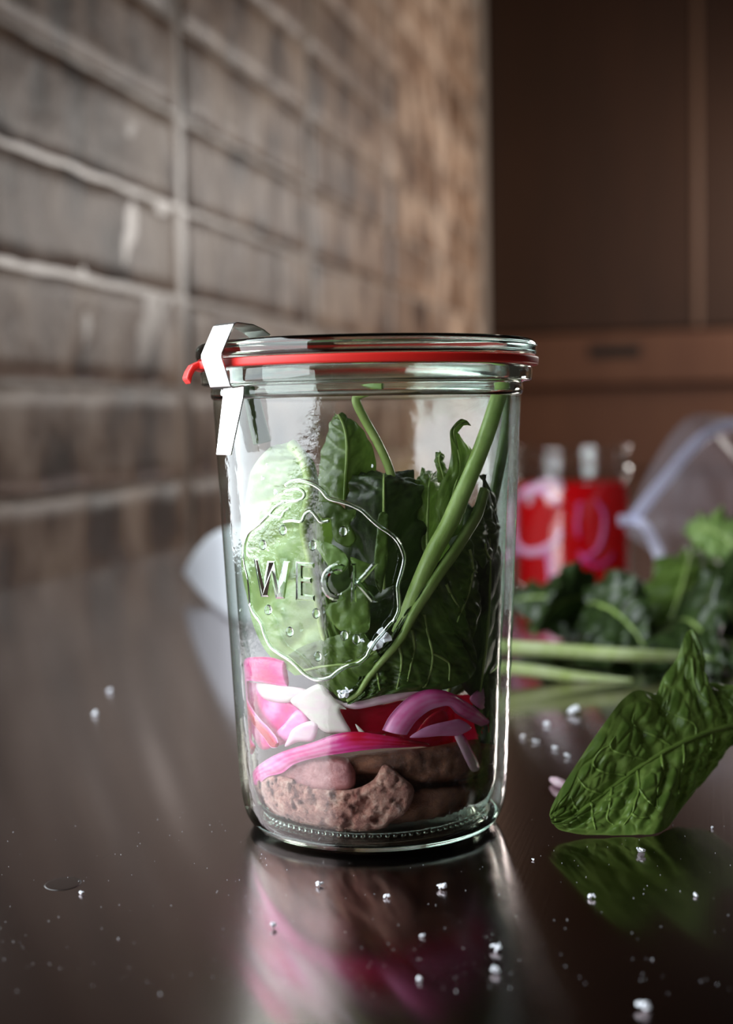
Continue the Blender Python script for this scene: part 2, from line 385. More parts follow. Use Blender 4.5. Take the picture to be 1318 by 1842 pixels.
def leaf_thing(label, L, Mi, Rr, m, group, stem=None, stem_r=0.0012, jar=False, name='spinach_leaf', smat=None, midrib=0.0006, **kw):
    root = thing(name, Vector(Mi[0]), label, 'leaf', group)
    b, c = leaf_surface('blade', L, Mi, Rr, m, root, **kw)
    if jar: keep_in_jar(b)
    rib = [p + (CAM - p).normalized() * midrib * .4 for p in c[::6]] + [c[-1]]
    if midrib:
        o = tube('midrib', rib, [midrib * .4, midrib] if stem == 'end' else [midrib, midrib * .4], smat or M['stem'], root, 8)
        if jar: keep_in_jar(o)
    if stem and stem != 'end':
        o = tube('stem', stem, [stem_r, stem_r * .85], smat or M['stem'], root, 10)
        if jar: keep_in_jar(o)
    return root

def add_veins(root, blade, lines, r0, m, jar=False):
    tree = BVHTree.FromPolygons([v.co.copy() for v in blade.data.vertices], [tuple(p.vertices) for p in blade.data.polygons])
    for ln in lines:
        fine_ = [(p.x, p.y) for p in cat_rom([Vector((a, b, 0)) for a, b in ln], max(6, len(ln) * 4))]; pts = []
        for x, y in fine_:
            h = tree.ray_cast(CAM, ray(x, y))
            if h[0] is not None: pts.append(h[0] - ray(x, y) * r0 * .15)
        if len(pts) < 4: continue
        o = tube('vein', pts, [r0, r0 * .45], m, root, 6, len(pts) * 2)
        if jar: keep_in_jar(o, .3)
def smooth_poly(poly, n): return [(p.x, p.y) for p in cat_rom([Vector((a, b, 0)) for a, b in poly], n, True)]
def seg_dist(p, poly):
    best = 1e9; q = Vector(p)
    for i in range(len(poly)):
        a, b = Vector(poly[i - 1]), Vector(poly[i]); ab = b - a; t = max(0, min(1, (q - a).dot(ab) / max(1e-9, ab.length_squared)))
        best = min(best, (a + ab * t - q).length)
    return best
def slab(name, poly, front, thick, m, parent=None, step=6.0, rnd=8.0, rdepth=1.5, nz=0.0, nscale=60, tone=None, smooth_n=None, seed=0, jar=True, attr='tone', backin=0.0):
    """a solid piece: outline (x, y), front(x, y, extra_mm) -> point, extruded back by thick mm with rounded edges"""
    poly = smooth_poly(poly, smooth_n or len(poly) * 4)
    xs = [p[0] for p in poly]; ys = [p[1] for p in poly]
    def inside(x, y):
        c = False; j = len(poly) - 1
        for i in range(len(poly)):
            if (poly[i][1] > y) != (poly[j][1] > y) and x < (poly[j][0] - poly[i][0]) * (y - poly[i][1]) / (poly[j][1] - poly[i][1]) + poly[i][0]: c = not c
            j = i
        return c
    pts = [Vector(p) for p in poly]; nb = len(pts)
    y = min(ys) + step / 2; row = 0
    while y < max(ys):
        x = min(xs) + (step / 2 if row % 2 else 0)
        while x < max(xs):
            if inside(x, y) and seg_dist((x, y), poly) > step * .45: pts.append(Vector((x, y)))
            x += step
        y += step * .87; row += 1
    res = delaunay_2d_cdt(pts, [(i, (i + 1) % nb) for i in range(nb)], [list(range(nb))], 1, 1e-4)
    v2, tris = res[0], res[2]
    cx, cy = sum(xs) / len(xs), sum(ys) / len(ys)
    vs_, tn = [], []; back = []
    for p in v2:
        d = seg_dist(p, poly); k = min(1, d / rnd); dome = rdepth * (1 - math.sqrt(max(0, 1 - (1 - k) ** 2)))
        q = front(p.x, p.y, dome + (0.0 if jar else 0))
        if nz:
            n3 = q * nscale; e = noise.fractal(n3 + Vector((seed, 0, 0)), 0.9, 2.1, 4) * nz
            q = front(p.x, p.y, dome + max(-.3, e))
        vs_.append(q); tn.append(tone(p.x, p.y) if tone else 0.5)
        back.append(front(cx + (p.x - cx) * (1 - backin), cy + (p.y - cy) * (1 - backin), thick - dome * .6))
    nf = len(vs_); fs = []
    for t in tris: fs.append(tuple(t)); fs.append(tuple(i + nf for i in reversed(t)))
    edges = {}
    for t in tris:
        for a, b in zip(t, t[1:] + t[:1]): edges[(a, b)] = 1
    for a, b in edges:
        if (b, a) not in edges: fs.append((b, a, a + nf, b + nf))
    o = obj(name, vs_ + back, fs, m, parent, True, {attr: tn + tn})
    if jar: keep_in_jar(o)
    bm = bmesh.new(); bm.from_mesh(o.data); bmesh.ops.recalc_face_normals(bm, faces=bm.faces); bm.to_mesh(o.data); bm.free()
    return o
def jar_front(ins): return lambda x, y, e: G(x, y, ins(x, y) + e if callable(ins) else ins + e)
def strip(name, A, B, thick, m, parent=None, n=40, k=8, tone=None, bulge=0.0, jar=True):
    """a ribbon between two edge curves (pixel x, y, inset mm), with thickness"""
    f = lambda q: q if isinstance(q, Vector) else G(*q)
    a = cat_rom([f(q) for q in A], n); b = cat_rom([f(q) for q in B], n); vs_, tn = [], []
    back = Vector((0, 1, 0))
    for side in (0, 1):
        for i in range(n):
            for j in range(k + 1):
                t = j / k; p = a[i].lerp(b[i], t); s = math.sin(math.pi * t)
                d = Vector((-p.x, -p.y, 0)).normalized() if jar else back
                off = -bulge * s + (0 if side == 0 else thick * (0.25 + .75 * s ** .5)) ; off += 0 if side else thick * .35 * (1 - s ** .5)
                vs_.append(p + d * off * MM); tn.append(tone(i / (n - 1), t) if tone else .5)
    K = k + 1; o2 = n * K; fs = []
    for i in range(n - 1):
        for j in range(k):
            q = (i * K + j, i * K + j + 1, (i + 1) * K + j + 1, (i + 1) * K + j); fs.append(q); fs.append(tuple(x + o2 for x in reversed(q)))
        for j in (0, k):
            q = (i * K + j, (i + 1) * K + j, (i + 1) * K + j + o2, i * K + j + o2); fs.append(q if j == 0 else q[::-1])
    for i in (0, n - 1):
        for j in range(k):
            q = (i * K + j, i * K + j + 1, i * K + j + 1 + o2, i * K + j + o2); fs.append(q if i else q[::-1])
    o = obj(name, vs_, fs, m, parent, True, {'tone': tn})
    if jar: keep_in_jar(o)
    bm = bmesh.new(); bm.from_mesh(o.data); bmesh.ops.recalc_face_normals(bm, faces=bm.faces); bm.to_mesh(o.data); bm.free()
    return o

# ================================================================== SETTING
def wall_frame(name, m=None):
    pass
WMAT = Matrix.Translation(W0) @ Matrix.Rotation(WA, 4, 'Z')        # local x along the wall, -y into the room
A0, A1 = -0.40, 2.48
def wall_mesh():
    bm = bmesh.new()
    for lo, hi in (((A0, -0.0004, -0.03), (A1, 0.06, 2.35)), ((-1.75, 0.0012, 1.0), (A0, 0.06, 2.35)), ((-1.75, 0.0012, -0.03), (A0, 0.06, 0.02)), ((-1.75, 0.0012, 0.02), (-1.645, 0.06, 1.0))):
        r = bmesh.ops.create_cube(bm, size=1)
        for v in r['verts']: v.co = Vector([lo[i] + (hi[i] - lo[i]) * (v.co[i] + .5) for i in range(3)])
    me = bpy.data.meshes.new('wall_left'); bm.to_mesh(me); bm.free(); me.materials.append(M['grout'])
    o = bpy.data.objects.new('wall_left', me); COL.objects.link(o); return o
grout = wall_mesh(); grout.matrix_world = WMAT
tag(grout, 'taupe brown wall of long handmade glazed tiles left of the jar', kind='structure')
PZ, PX = 0.0946, 0.480; Z0 = 0.0708 - PZ
def tile_mesh(seed):
    nx, nz = 22, 7; W, H = PX - 0.020, PZ - 0.0042; vs_, fs = [], []
    ex = [0, .0028] + [.0028 + (W - .0056) * i / (nx - 2) for i in range(1, nx - 2)] + [W - .0028, W]; ez = [0, .0024] + [.0024 + (H - .0048) * i / (nz - 2) for i in range(1, nz - 2)] + [H - .0024, H]
    for i in range(nx + 1):
        for j in range(nz + 1):
            x = ex[i]; z = ez[j]
            e = min(x, W - x, z * 1.0, H - z); edge = 0.0022 if e < 1e-6 else 0.0
            wob = 0.0022 * noise.noise(Vector((x * 17, z * 11, seed * 5.3))) + 0.0012 * noise.noise(Vector((x * 48, z * 25, seed * 3.1)))
            ix = 0.0012 * noise.noise(Vector((x * 30, z * 9, seed))) if edge else 0
            iz = 0.0022 * noise.noise(Vector((x * 26, z * 9, seed + 9))) if edge else 0
            vs_.append((x + ix, -0.0022 + wob + edge, z + iz))
    for i in range(nx):
        for j in range(nz):
            a = i * (nz + 1) + j; fs.append((a, a + nz + 1, a + nz + 2, a + 1))
    me = bpy.data.meshes.new('tile'); me.from_pydata(vs_, [], fs); me.update(); me.materials.append(M['tile'])
    me.polygons.foreach_set('use_smooth', [True] * len(me.polygons)); return me
tmeshes = [tile_mesh(s) for s in range(6)]
for row in range(25):
    for col in range(-1, 5):
        x0 = 0.345 + (col - 1) * PX + 0.010 + 0.03; z0 = Z0 + row * PZ + 0.0021
        if x0 < A0 - 0.05 or x0 + 0.1 > A1: continue
        if z0 + PZ > 2.36: continue
        o = bpy.data.objects.new('tile', random.choice(tmeshes)); COL.objects.link(o); o.parent = grout
        o.location = (x0, 0, z0)
        o.rotation_euler = (random.uniform(-.006, .006), 0, random.uniform(-.003, .003))

ctop = box('countertop', (-1.55, -1.0, -0.035), (2.47, 0.0, 0.0), M['counter'], bev=0.002); ctop.matrix_world = WMAT
tag(ctop, 'dark glossy brushed metal countertop the jars and spinach stand on', 'countertop')

# cabinet closing the far end of the counter; local x runs into the room, y away from the camera
CMAT = Matrix.Translation(wl(2.40, 0.0, 0)) @ Matrix.Rotation(WA - math.pi / 2, 4, 'Z')
cab = thing('wooden_cabinet', (0, 0, 0), 'tall dark walnut cabinet with a drawer across the far end of the counter', 'cabinet'); cab.matrix_basis = CMAT
del cab['_worldparts']
box('body', (0.0, 0.02, 0.0005), (1.7, 0.09, 2.35), M['wood'], cab)
for x0, x1 in ((0.004, 0.487), (0.503, 1.69)):
    box('door', (x0, 0.0, 0.335), (x1, 0.022, 2.34), M['wood'], cab, 0.003)
box('seam_highlight_strip', (0.4875, -0.003, 0.335), (0.5025, 0.022, 2.34), M['wood_seam'], cab, 0.002)
dr = box('drawer', (0.004, -0.012, 0.205), (1.69, 0.022, 0.326), M['wood_drawer'], cab, 0.004)
box('handle_recess', (0.245, -0.0135, 0.268), (0.365, -0.0115, 0.298), M['slot'], dr)
box('plinth_panel', (0.004, 0.006, 0.001), (1.69, 0.022, 0.200), M['wood_drawer'], cab, 0.003)

# ================================================================== THE JAR
jar = thing('glass_jar', (0, 0, 0), 'tall clear glass canning jar packed with spinach, pink onion and sliced beef', 'jar')
def jar_wall():
    outer = [(39.2, 1.4), (40.6, 3.2), (41.6, 5.4), (42.3, 8.2), (42.8, 11.4), (43.1, 14.6), (43.4, 18)] + [(43.4 + 5.5 * k / 12, 18 + 118.5 * k / 12) for k in range(1, 13)]
    inner = [(40.2 + 5.7 * (1 - k / 12), 20 + 116.5 * (1 - k / 12)) for k in range(12)] + [(40.2, 20), (39.8, 15.5), (39.2, 11.5), (38.2, 8.6), (36.6, 6.4), (34, 5.0), (30, 4.5), (0, 4.45)]
    a = lathe('jar_wall', outer, M['glass'], jar, 160, closed=False)
    lathe('inner_wall', inner, M['glass'], jar, 160, closed=False)
jar_wall()
rim = round_prof([(45.9, 136.55), (48.9, 136.55), (49.6, 137.7), (49.6, 139.1), (49.3, 140.7), (52.4, 141.1), (52.6, 145.9), (45.6, 145.9), (45.6, 139.5)], 0.9)
tag(lathe('neck_rim', rim, M['glass_solid'], jar, 160), 'thick rounded glass rim under the red seal')
base = round_prof([(0, 1.4), (31, 1.0), (34.5, 0.05), (37.4, 0.05), (39.4, 1.35), (40.5, 3.3), (38.2, 4.3), (33, 4.0), (0, 3.9)], 0.9, 5)
tag(lathe('jar_base', base, M['glass_solid'], jar, 160, closed=False), 'rounded glass foot of the jar')
# stippling ring moulded into the foot
st = []
bmi = bmesh.new(); bmesh.ops.create_icosphere(bmi, subdivisions=2, radius=0.0007)
iv = [v.co.copy() for v in bmi.verts]; ifc = [tuple(v.index for v in f.verts) for f in bmi.faces]; bmi.free()
for k in range(90):
    a = 2 * math.pi * k / 90; c = Vector((0.0352 * math.cos(a), 0.0352 * math.sin(a), 0.0049)); st.append(([c + v for v in iv], ifc))
v_, f_ = merge(st); o = obj('base_stippling', v_, f_, M['glass_solid'], jar); o['kind'] = 'stuff'

# embossed fruit outline, seeds and letters
def emb(pts, r=0.0010, closed=False, n=None):
    return tube('', [GO(x, y, 0.1) for x, y in pts], [r, r], None, seg=10, n=n or len(pts) * 5, verts_only=True, closed=closed, flat=0.8)
c3 = lambda q: [(390 + x / 4.545, 780 + y / 4.545) for x, y in q]
c5 = lambda q: [(400 + x / 4.707, 1080 + y / 4.707) for x, y in q]
c6 = lambda q: [(600 + x / 3.994, 1100 + y / 3.994) for x, y in q]
c4 = lambda q: [(640 + x / 4.252, 700 + y / 4.252) for x, y in q]
berry = c3([(560, 550), (480, 600), (430, 655), (350, 735), (270, 800), (235, 870), (222, 950), (230, 1060), (255, 1170), (268, 1280), (275, 1390)]) + \
    c5([(235, 40), (265, 110), (325, 195), (360, 300), (410, 395), (480, 450), (560, 500), (620, 550), (690, 620), (770, 665), (850, 670), (920, 648), (980, 600), (1060, 558), (1150, 535), (1220, 480)]) + \
    c6([(255, 290), (300, 215), (350, 160), (400, 100), (440, 60)]) + c4([(290, 1775), (328, 1690), (325, 1580), (322, 1500), (350, 1400), (370, 1300), (350, 1220), (310, 1150), (250, 1095), (180, 1050)]) + \
    c3([(1250, 690), (1180, 625), (1090, 580), (1000, 552), (910, 525), (850, 455), (780, 410), (700, 385), (620, 388), (560, 425)])
parts = [emb(berry, 0.0006, n=300),
         emb(c3([(555, 475), (610, 458), (680, 455), (715, 490), (700, 530), (650, 550), (560, 550)]), 0.00055),
         emb(c3([(430, 660), (480, 680), (530, 680), (550, 640), (592, 612)]), 0.00055),
         emb(c3([(545, 722), (620, 712), (690, 718), (720, 660), (770, 635), (812, 680), (850, 722), (918, 714)]), 0.00055)]
v_, f_ = merge(parts); tag(obj('embossed_fruit_outline', v_, f_, M['glass_solid'], jar), 'raised glass outline of a berry')
sd = []
for x, y in c3([(540, 790), (375, 910), (780, 915), (420, 1440), (810, 1470), (595, 1620), (1030, 800), (1040, 1650)]) + c5([(805, 475)]) + [(640, 1150)]:
    c = GO(x, y, 0.05); sd.append(([c + Vector((v.x * 1.7, v.y * 1.2, v.z * 2.3)) for v in iv], ifc))
v_, f_ = merge(sd); obj('embossed_seeds', v_, f_, M['glass_solid'], jar)
def letter(polys):
    bm = bmesh.new()
    for poly in polys:
        f = bm.faces.new([bm.verts.new((x, y, 0)) for x, y in poly])
    bm.normal_update()
    for f in bm.faces:
        if f.normal.z < 0: f.normal_flip()
    bmesh.ops.recalc_face_normals(bm, faces=bm.faces)
    r = bmesh.ops.inset_region(bm, faces=bm.faces[:], thickness=3.2, use_even_offset=True, use_boundary=True)
    rimf = set(r['faces']); top = [f for f in bm.faces if f not in rimf]
    tv = {v for f in top for v in f.verts}
    vs_ = []; idx = {}
    for i, v in enumerate(bm.verts): idx[v] = i; vs_.append(GO(v.co.x, v.co.y, 1.0 if v in tv else -0.05))
    fs = [tuple(idx[v] for v in f.verts) for f in bm.faces]
    # flat closed back inside the wall
    n0 = len(vs_); vs2 = [GO(v.co.x, v.co.y, -0.3) for v in bm.verts]
    fs += [tuple(i + n0 for i in reversed(f)) for f in fs]
    be = {}
    for f in fs[:len(fs) // 2]:
        for a, b in zip(f, f[1:] + f[:1]): be[(a, b)] = 1
    for a, b in list(be):
        if (b, a) not in be: fs.append((b, a, a + n0, b + n0))
    bm.free(); return vs_ + vs2, fs
def arc(cx, cy, rx, ry, a0, a1, n=16): return [(cx + rx * math.cos(R(a0 + (a1 - a0) * i / n)), cy + ry * math.sin(R(a0 + (a1 - a0) * i / n))) for i in range(n + 1)]
W_ = c3([(300, 1022), (345, 1022), (385, 1190), (412, 1040), (478, 1040), (505, 1210), (545, 1040), (600, 1045), (555, 1350), (480, 1350), (448, 1195), (425, 1335), (360, 1335)])
E_ = c3([(645, 1045), (795, 1055), (795, 1100), (700, 1095), (700, 1170), (775, 1178), (775, 1225), (700, 1222), (700, 1310), (800, 1322), (800, 1372), (645, 1362)])
C_ = c3(arc(985, 1215, 138, 155, -60, -300) + arc(985, 1215, 78, 95, -300, -60))
K_ = c3([(1095, 1062), (1140, 1062), (1140, 1205), (1265, 1062), (1318, 1062), (1190, 1215), (1318, 1380), (1262, 1380), (1140, 1235), (1140, 1380), (1095, 1380)])
for poly in (W_, E_, C_, K_):
    v_, f_ = letter([poly]); obj('embossed_letter', v_, f_, M['glass_solid'], jar, smooth=False)

# lid, seal ring, clip
lid = round_prof([(r_, z_ - 1.5) for r_, z_ in [(0, 148.6), (43.0, 148.2), (44.6, 146.2), (45.2, 150.1), (53.3, 150.1), (54.0, 151.2), (54.0, 154.2), (52.6, 155.6), (47.0, 155.6), (45.0, 153.4), (0, 153.0)]], 0.8, 5)
tag(lathe('lid', lid, M['glass_solid'], jar, 160, closed=False), 'flat clear glass lid with a raised rim')
ring = lathe('seal_ring', round_prof([(46.0, 145.95), (54.3, 145.95), (54.5, 148.55), (46.0, 148.55)], 0.7), M['rubber'], jar, 160)
tag(ring, 'thin red rubber seal between jar and lid')
a_t = R(90 + 76)   # tongue of the seal, at the left
def cyl(r, a, z): return Vector((r * MM * math.cos(a), r * MM * math.sin(a), z * MM))
tp, vs_, fs = [(52, 147.3), (54.6, 147.3), (56.2, 146.4), (57.2, 144.6), (57.9, 142.4)], [], []
AT = R(-90 - 74)
for i, (r, z) in enumerate(tp):
    for da in (-4.5, 4.5):
        for dz in (-1.0, 1.0): vs_.append(cyl(r + (0.35 if dz > 0 else -.35) * i * .5, AT + R(da), z + dz))
for i in range(len(tp) - 1):
    a = i * 4; b = a + 4
    fs += [(a, b, b + 1, a + 1), (a + 2, a + 3, b + 3, b + 2), (a + 1, b + 1, b + 3, a + 3), (a, a + 2, b + 2, b)]
fs += [(0, 1, 3, 2), (16, 18, 19, 17)]
o = obj('seal_tongue', vs_, fs, M['rubber'], ring, smooth=False)
bv = o.modifiers.new('b', 'BEVEL'); bv.width = 0.0006; bv.segments = 2
# clip: a folded steel strip clamped over lid and rim, front left
AC = R(-90 - 52); er = Vector((math.cos(AC), math.sin(AC), 0)); et = Vector((-math.sin(AC), math.cos(AC), 0))
cp = [(r_, z_ - 1.5) for r_, z_ in [(40.5, 156.6), (43.0, 158.2), (46.5, 159.5), (52.2, 160.0), (53.0, 159.6), (57.4, 151.2), (57.5, 150.4), (54.6, 141.9), (54.0, 141.5), (50.6, 142.0), (50.0, 141.9), (49.9, 141.2), (50.3, 138.2), (54.0, 121.5)]]
vs_, fs = [], []; hw, th = 5.6, 0.45
nn_ = []
for i in range(len(cp)):
    a = Vector(cp[max(0, i - 1)]); b = Vector(cp[min(len(cp) - 1, i + 1)]); t = (b - a).normalized(); nn_.append(Vector((t.y, -t.x)))
for i, (r, z) in enumerate(cp):
    last = i == len(cp) - 1; hh = hw if not last else hw * .72
    for s in (-1, 1):
        for q in (0, 1):
            rr = r - nn_[i].x * th * q; zz = z - nn_[i].y * th * q
            vs_.append(er * rr * MM + et * s * hh * MM + Vector((0, 0, zz * MM)))
# clipped corners of the tab
for i in range(len(cp) - 1):
    a = i * 4; b = a + 4
    fs += [(a, b, b + 1, a + 1), (a + 2, a + 3, b + 3, b + 2), (a, a + 2, b + 2, b), (a + 1, b + 1, b + 3, a + 3)]
fs += [(0, 1, 3, 2)]; k = (len(cp) - 1) * 4; fs += [(k, k + 2, k + 3, k + 1)]
cl = obj('clip', vs_, fs, M['steel'], jar, smooth=False); tag(cl, 'folded stainless steel clip holding the lid at the left')
bm = bmesh.new(); bm.from_mesh(cl.data); bmesh.ops.recalc_face_normals(bm, faces=bm.faces); bm.to_mesh(cl.data); bm.free()
bv = cl.modifiers.new('b', 'BEVEL'); bv.width = 0.00012; bv.segments = 1

# ================================================================== IN THE JAR: beef
GM = 'beef slices in the jar'
tag(slab('beef_slice', [(452, 1398), (441, 1420), (458, 1452), (500, 1474), (545, 1486), (590, 1500), (640, 1502), (690, 1492), (704, 1478), (728, 1466), (745, 1422), (722, 1396), (692, 1374), (672, 1402), (640, 1418), (600, 1420), (560, 1412), (520, 1396), (490, 1392)],
     jar_front(1.2), 24, M['meat'], step=3, rnd=14, rdepth=3.5, nz=3.0, nscale=240, seed=2), 'crumbly pink-brown slice of beef at the front of the jar bottom', 'beef slice', GM)
tag(slab('beef_slice', [(448, 1402), (470, 1380), (520, 1366), (580, 1358), (628, 1366), (640, 1395), (628, 1424), (560, 1430), (500, 1426), (458, 1420)],
     jar_front(3.0), 22, M['meat_rosy'], step=5, rnd=18, rdepth=5, nz=1.0, nscale=80, seed=5), 'rosy glossy slice of beef at the left, under the long onion band', 'beef slice', GM)
tag(slab('beef_slice', [(596, 1376), (640, 1358), (700, 1350), (770, 1344), (850, 1330), (892, 1338), (896, 1380), (872, 1398), (810, 1406), (750, 1408), (700, 1392), (640, 1392)],
     jar_front(5.0), 26, M['meat_brown'], step=5, rnd=18, rdepth=5, nz=2.0, nscale=110, seed=8), 'seared, shade-darkened brown slice of beef at the upper right, under the onion arch', 'beef slice', GM)
tag(slab('beef_slice', [(700, 1440), (750, 1420), (820, 1412), (880, 1402), (896, 1412), (888, 1444), (860, 1462), (800, 1474), (740, 1482), (696, 1484)],
     jar_front(5.0), 26, M['meat_brown'], step=5, rnd=16, rdepth=5, nz=1.8, nscale=110, seed=11), 'lower brown slice of beef at the right of the jar bottom', 'beef slice', GM)
tag(slab('beef_slice', [(434, 1372), (452, 1400), (470, 1440), (498, 1470), (520, 1482), (498, 1484), (466, 1462), (446, 1428), (436, 1396)],
     jar_front(0.9), 6, M['meat'], step=4, rnd=8, rdepth=2, nz=.8, nscale=140, seed=13), 'thin pale strip of beef pressed along the lower left glass', 'beef slice', GM)

# ================================================================== IN THE JAR: onion
tag(slab('beef_slice', [(610, 1372), (700, 1364), (800, 1360), (880, 1350), (892, 1400), (884, 1440), (840, 1462), (760, 1470), (680, 1468), (630, 1440)],
     jar_front(13), 20, M['meat_brown'], step=6, rnd=18, rdepth=4, nz=1.5, nscale=110, seed=17), 'dark brown slice of beef deep behind the other slices', 'beef slice', GM)
GO_ = 'pickled onion pieces in the jar'
def oslab(label, poly, ins, th, tone, **kw):
    return tag(slab('onion_piece', poly, jar_front(ins), th, M['onion'], step=kw.pop('step', 5), rnd=kw.pop('rnd', 6), rdepth=kw.pop('rdepth', .8), tone=tone, nz=kw.pop('nz', .25), nscale=90, **kw), label, 'onion', GO_)
def ostrip(label, A, B, th, tone, bulge=.5, n=44, k=8):
    return tag(strip('onion_strip', A, B, th, M['onion'], tone=tone, bulge=bulge, n=n, k=k), label, 'onion', GO_)
def d3(q, ins): return [(x, y, i) for (x, y), i in zip(q, ins if isinstance(ins, list) else [ins] * len(q))]
sst = lambda a, b, x: max(0, min(1, (x - a) / (b - a)))
oslab('deep red onion layer behind the white piece in the middle', c6([(40, 700), (180, 680), (350, 670), (500, 640), (500, 730), (420, 800), (380, 880), (180, 885), (90, 880)]), 9, 3, lambda x, y: .92)
oslab('wide pink onion layer spread along the left glass', c5([(140, 720), (300, 700), (420, 790), (600, 870), (730, 1010), (640, 1120), (560, 1200), (440, 1240), (330, 1260), (250, 1130), (180, 960)]), 4.5, 2, lambda x, y: .5 + .12 * math.sin(x * .11 + y * .07))
ostrip('pink onion ribbon curling over at the top left of the onions', d3(c5([(505, 515), (400, 485), (300, 480), (210, 485), (150, 505), (112, 545), (98, 600)]), [5, 3.5, 2.5, 1.6, 1.0, .9, .9]), d3(c5([(545, 738), (400, 710), (300, 692), (220, 682), (165, 692), (130, 735), (112, 770)]), [5, 3.5, 2.5, 1.6, 1.0, .9, .9]), 1.8, lambda u, v: .44 + .12 * math.sin(v * 25) * .3 + .2 * max(0, math.sin(u * 5.5)) + .3 * sst(.6, 1, u))
ostrip('red-edged onion band sloping down the left glass', d3(c5([(112, 640), (135, 740), (185, 835), (245, 925), (305, 1005), (385, 1085), (445, 1160), (462, 1205)]), 1.0), d3(c5([(97, 640), (106, 780), (138, 885), (198, 985), (278, 1085), (350, 1175), (400, 1245), (445, 1250)]), 1.0), 1.6, lambda u, v: .98 - .75 * abs(2 * v - 1) ** 4 - .1 * u)
ostrip('short red onion band low on the left glass', d3(c5([(116, 990), (150, 1080), (205, 1165), (260, 1225)]), .9), d3(c5([(122, 1100), (140, 1190), (180, 1265), (222, 1305)]), .9), 1.5, lambda u, v: .9 - .5 * abs(2 * v - 1) ** 4)
oslab('pale pink onion stick lying across the left layers', c5([(640, 925), (735, 1020), (640, 1110), (560, 1195), (450, 1135), (530, 1040)]), 3.0, 2, lambda x, y: .36)
oslab('thin white onion layer under the curling ribbon', c5([(290, 700), (480, 722), (700, 750), (790, 830), (650, 815), (560, 865), (430, 860), (330, 815)]), 3.2, 1.6, lambda x, y: .08)
oslab('big white wedge of onion in the middle', c5([(825, 705), (900, 780), (985, 870), (1050, 922), (995, 925), (1040, 1020), (1085, 1118), (960, 1120), (860, 1112), (760, 1030), (660, 930), (575, 850), (680, 770)]), 1.6, 2.6, lambda x, y: .03, smooth_n=60)
oslab('white onion piece below the big wedge', c5([(720, 1025), (800, 1035), (806, 1100), (765, 1190), (640, 1200), (530, 1240), (555, 1165), (600, 1085)]), 1.6, 2, lambda x, y: .12)
ostrip('long pink and red onion band running across the beef', d3([(447, 1412), (452, 1388), (475, 1368), (510, 1351), (560, 1336), (600, 1322), (640, 1317), (690, 1323), (735, 1331), (770, 1337)], [.9, .9, 1, 1, 1, 1, 1, 1.5, 3, 5]), d3([(462, 1412), (478, 1398), (505, 1391), (530, 1374), (575, 1362), (615, 1356), (650, 1351), (690, 1347), (735, 1345), (772, 1342)], [.9, .9, 1, 1, 1, 1, 1, 1.5, 3, 5]), 2.0, lambda u, v: .46 + .05 * math.sin(v * 22) + .42 * sst(.45, .85, u) * (1 - .6 * sst(.5, 1, v)) + .12 * math.sin(u * 21) * (1 - v), .8, 70)
ostrip('arched pink onion piece at the right', d3(c6([(350, 855), (400, 760), (480, 670), (560, 608), (650, 570), (750, 562), (850, 585), (950, 640), (1040, 700), (1112, 772)]), [2, 2, 2, 2, 2, 2, 3, 4, 5, 5]), d3(c6([(530, 890), (545, 865), (590, 800), (640, 752), (700, 712), (765, 690), (840, 684), (900, 740), (1000, 792), (1078, 826)]), [2, 2, 2, 2, 2, 2, 3, 4, 5, 5]), 2.4, lambda u, v: .34 + .04 * math.sin(v * 22) + .3 * (1 - v) * sst(.2, .5, u) * (1 - sst(.6, .9, u)) + .08 * math.sin(u * 9), 1.2, 60)
oslab('dark red onion wedge under the arch', c6([(600, 870), (640, 800), (700, 740), (780, 708), (825, 775), (740, 830)]), 5, 3, lambda x, y: .85)
oslab('greyish pink onion slice below the arch', c6([(545, 905), (620, 850), (700, 815), (830, 785), (910, 775), (988, 832), (950, 868), (880, 892), (760, 895), (650, 905)]), 3.0, 2.4, lambda x, y: .33)
oslab('short onion stick with a red edge, pointing down at the right', c6([(868, 890), (932, 882), (990, 985), (1040, 1080), (1042, 1138), (992, 1148), (950, 1080), (905, 980)]), 3.5, 2.2, lambda x, y: .85 if (x - 600) * 3.994 > 880 + ((y - 1100) * 3.994 - 880) * .52 + 45 else .15)
oslab('dull pink onion tip against the right glass', c6([(975, 625), (1050, 552), (1130, 506), (1168, 512), (1185, 548), (1125, 640), (1082, 702), (1035, 690)]), 5, 2.2, lambda x, y: .3)
oslab('pale beige onion layer under the big spinach leaf', c6([(40, 665), (200, 642), (380, 595), (560, 555), (680, 556), (520, 622), (320, 672), (150, 702)]), 3.5, 2, lambda x, y: .12)
oslab('tiny white onion sliver beside the big wedge', c6([(155, 808), (185, 830), (232, 880), (195, 882), (172, 850)]), 3, 1, lambda x, y: .0, step=3, rnd=3, rdepth=.3, nz=0)

oslab('deep red onion layers showing behind the arch', c6([(330, 720), (500, 640), (700, 600), (900, 600), (1080, 600), (1140, 720), (1120, 860), (1000, 960), (800, 980), (560, 960), (380, 900)]), 15, 3, lambda x, y: .78)
# ================================================================== IN THE JAR: spinach
GS = 'spinach leaves in the jar'
def g3(q, ins): return [G(x, y, i) for (x, y), i in zip(q, ins if isinstance(ins, list) else [ins] * len(q))]
leaf_thing('dark spinach leaf edge low at the right glass beside the onions', g3([(846, 1240), (850, 1270), (852, 1300), (862, 1335)], 9), g3([(876, 1215), (876, 1250), (878, 1290), (880, 1338)], 4), g3([(897, 1200), (897, 1250), (896, 1290), (890, 1340)], 4), M['leaf_dark'], GS, jar=True, nu=24, nv=14, veins=3, seed=21, midrib=0)
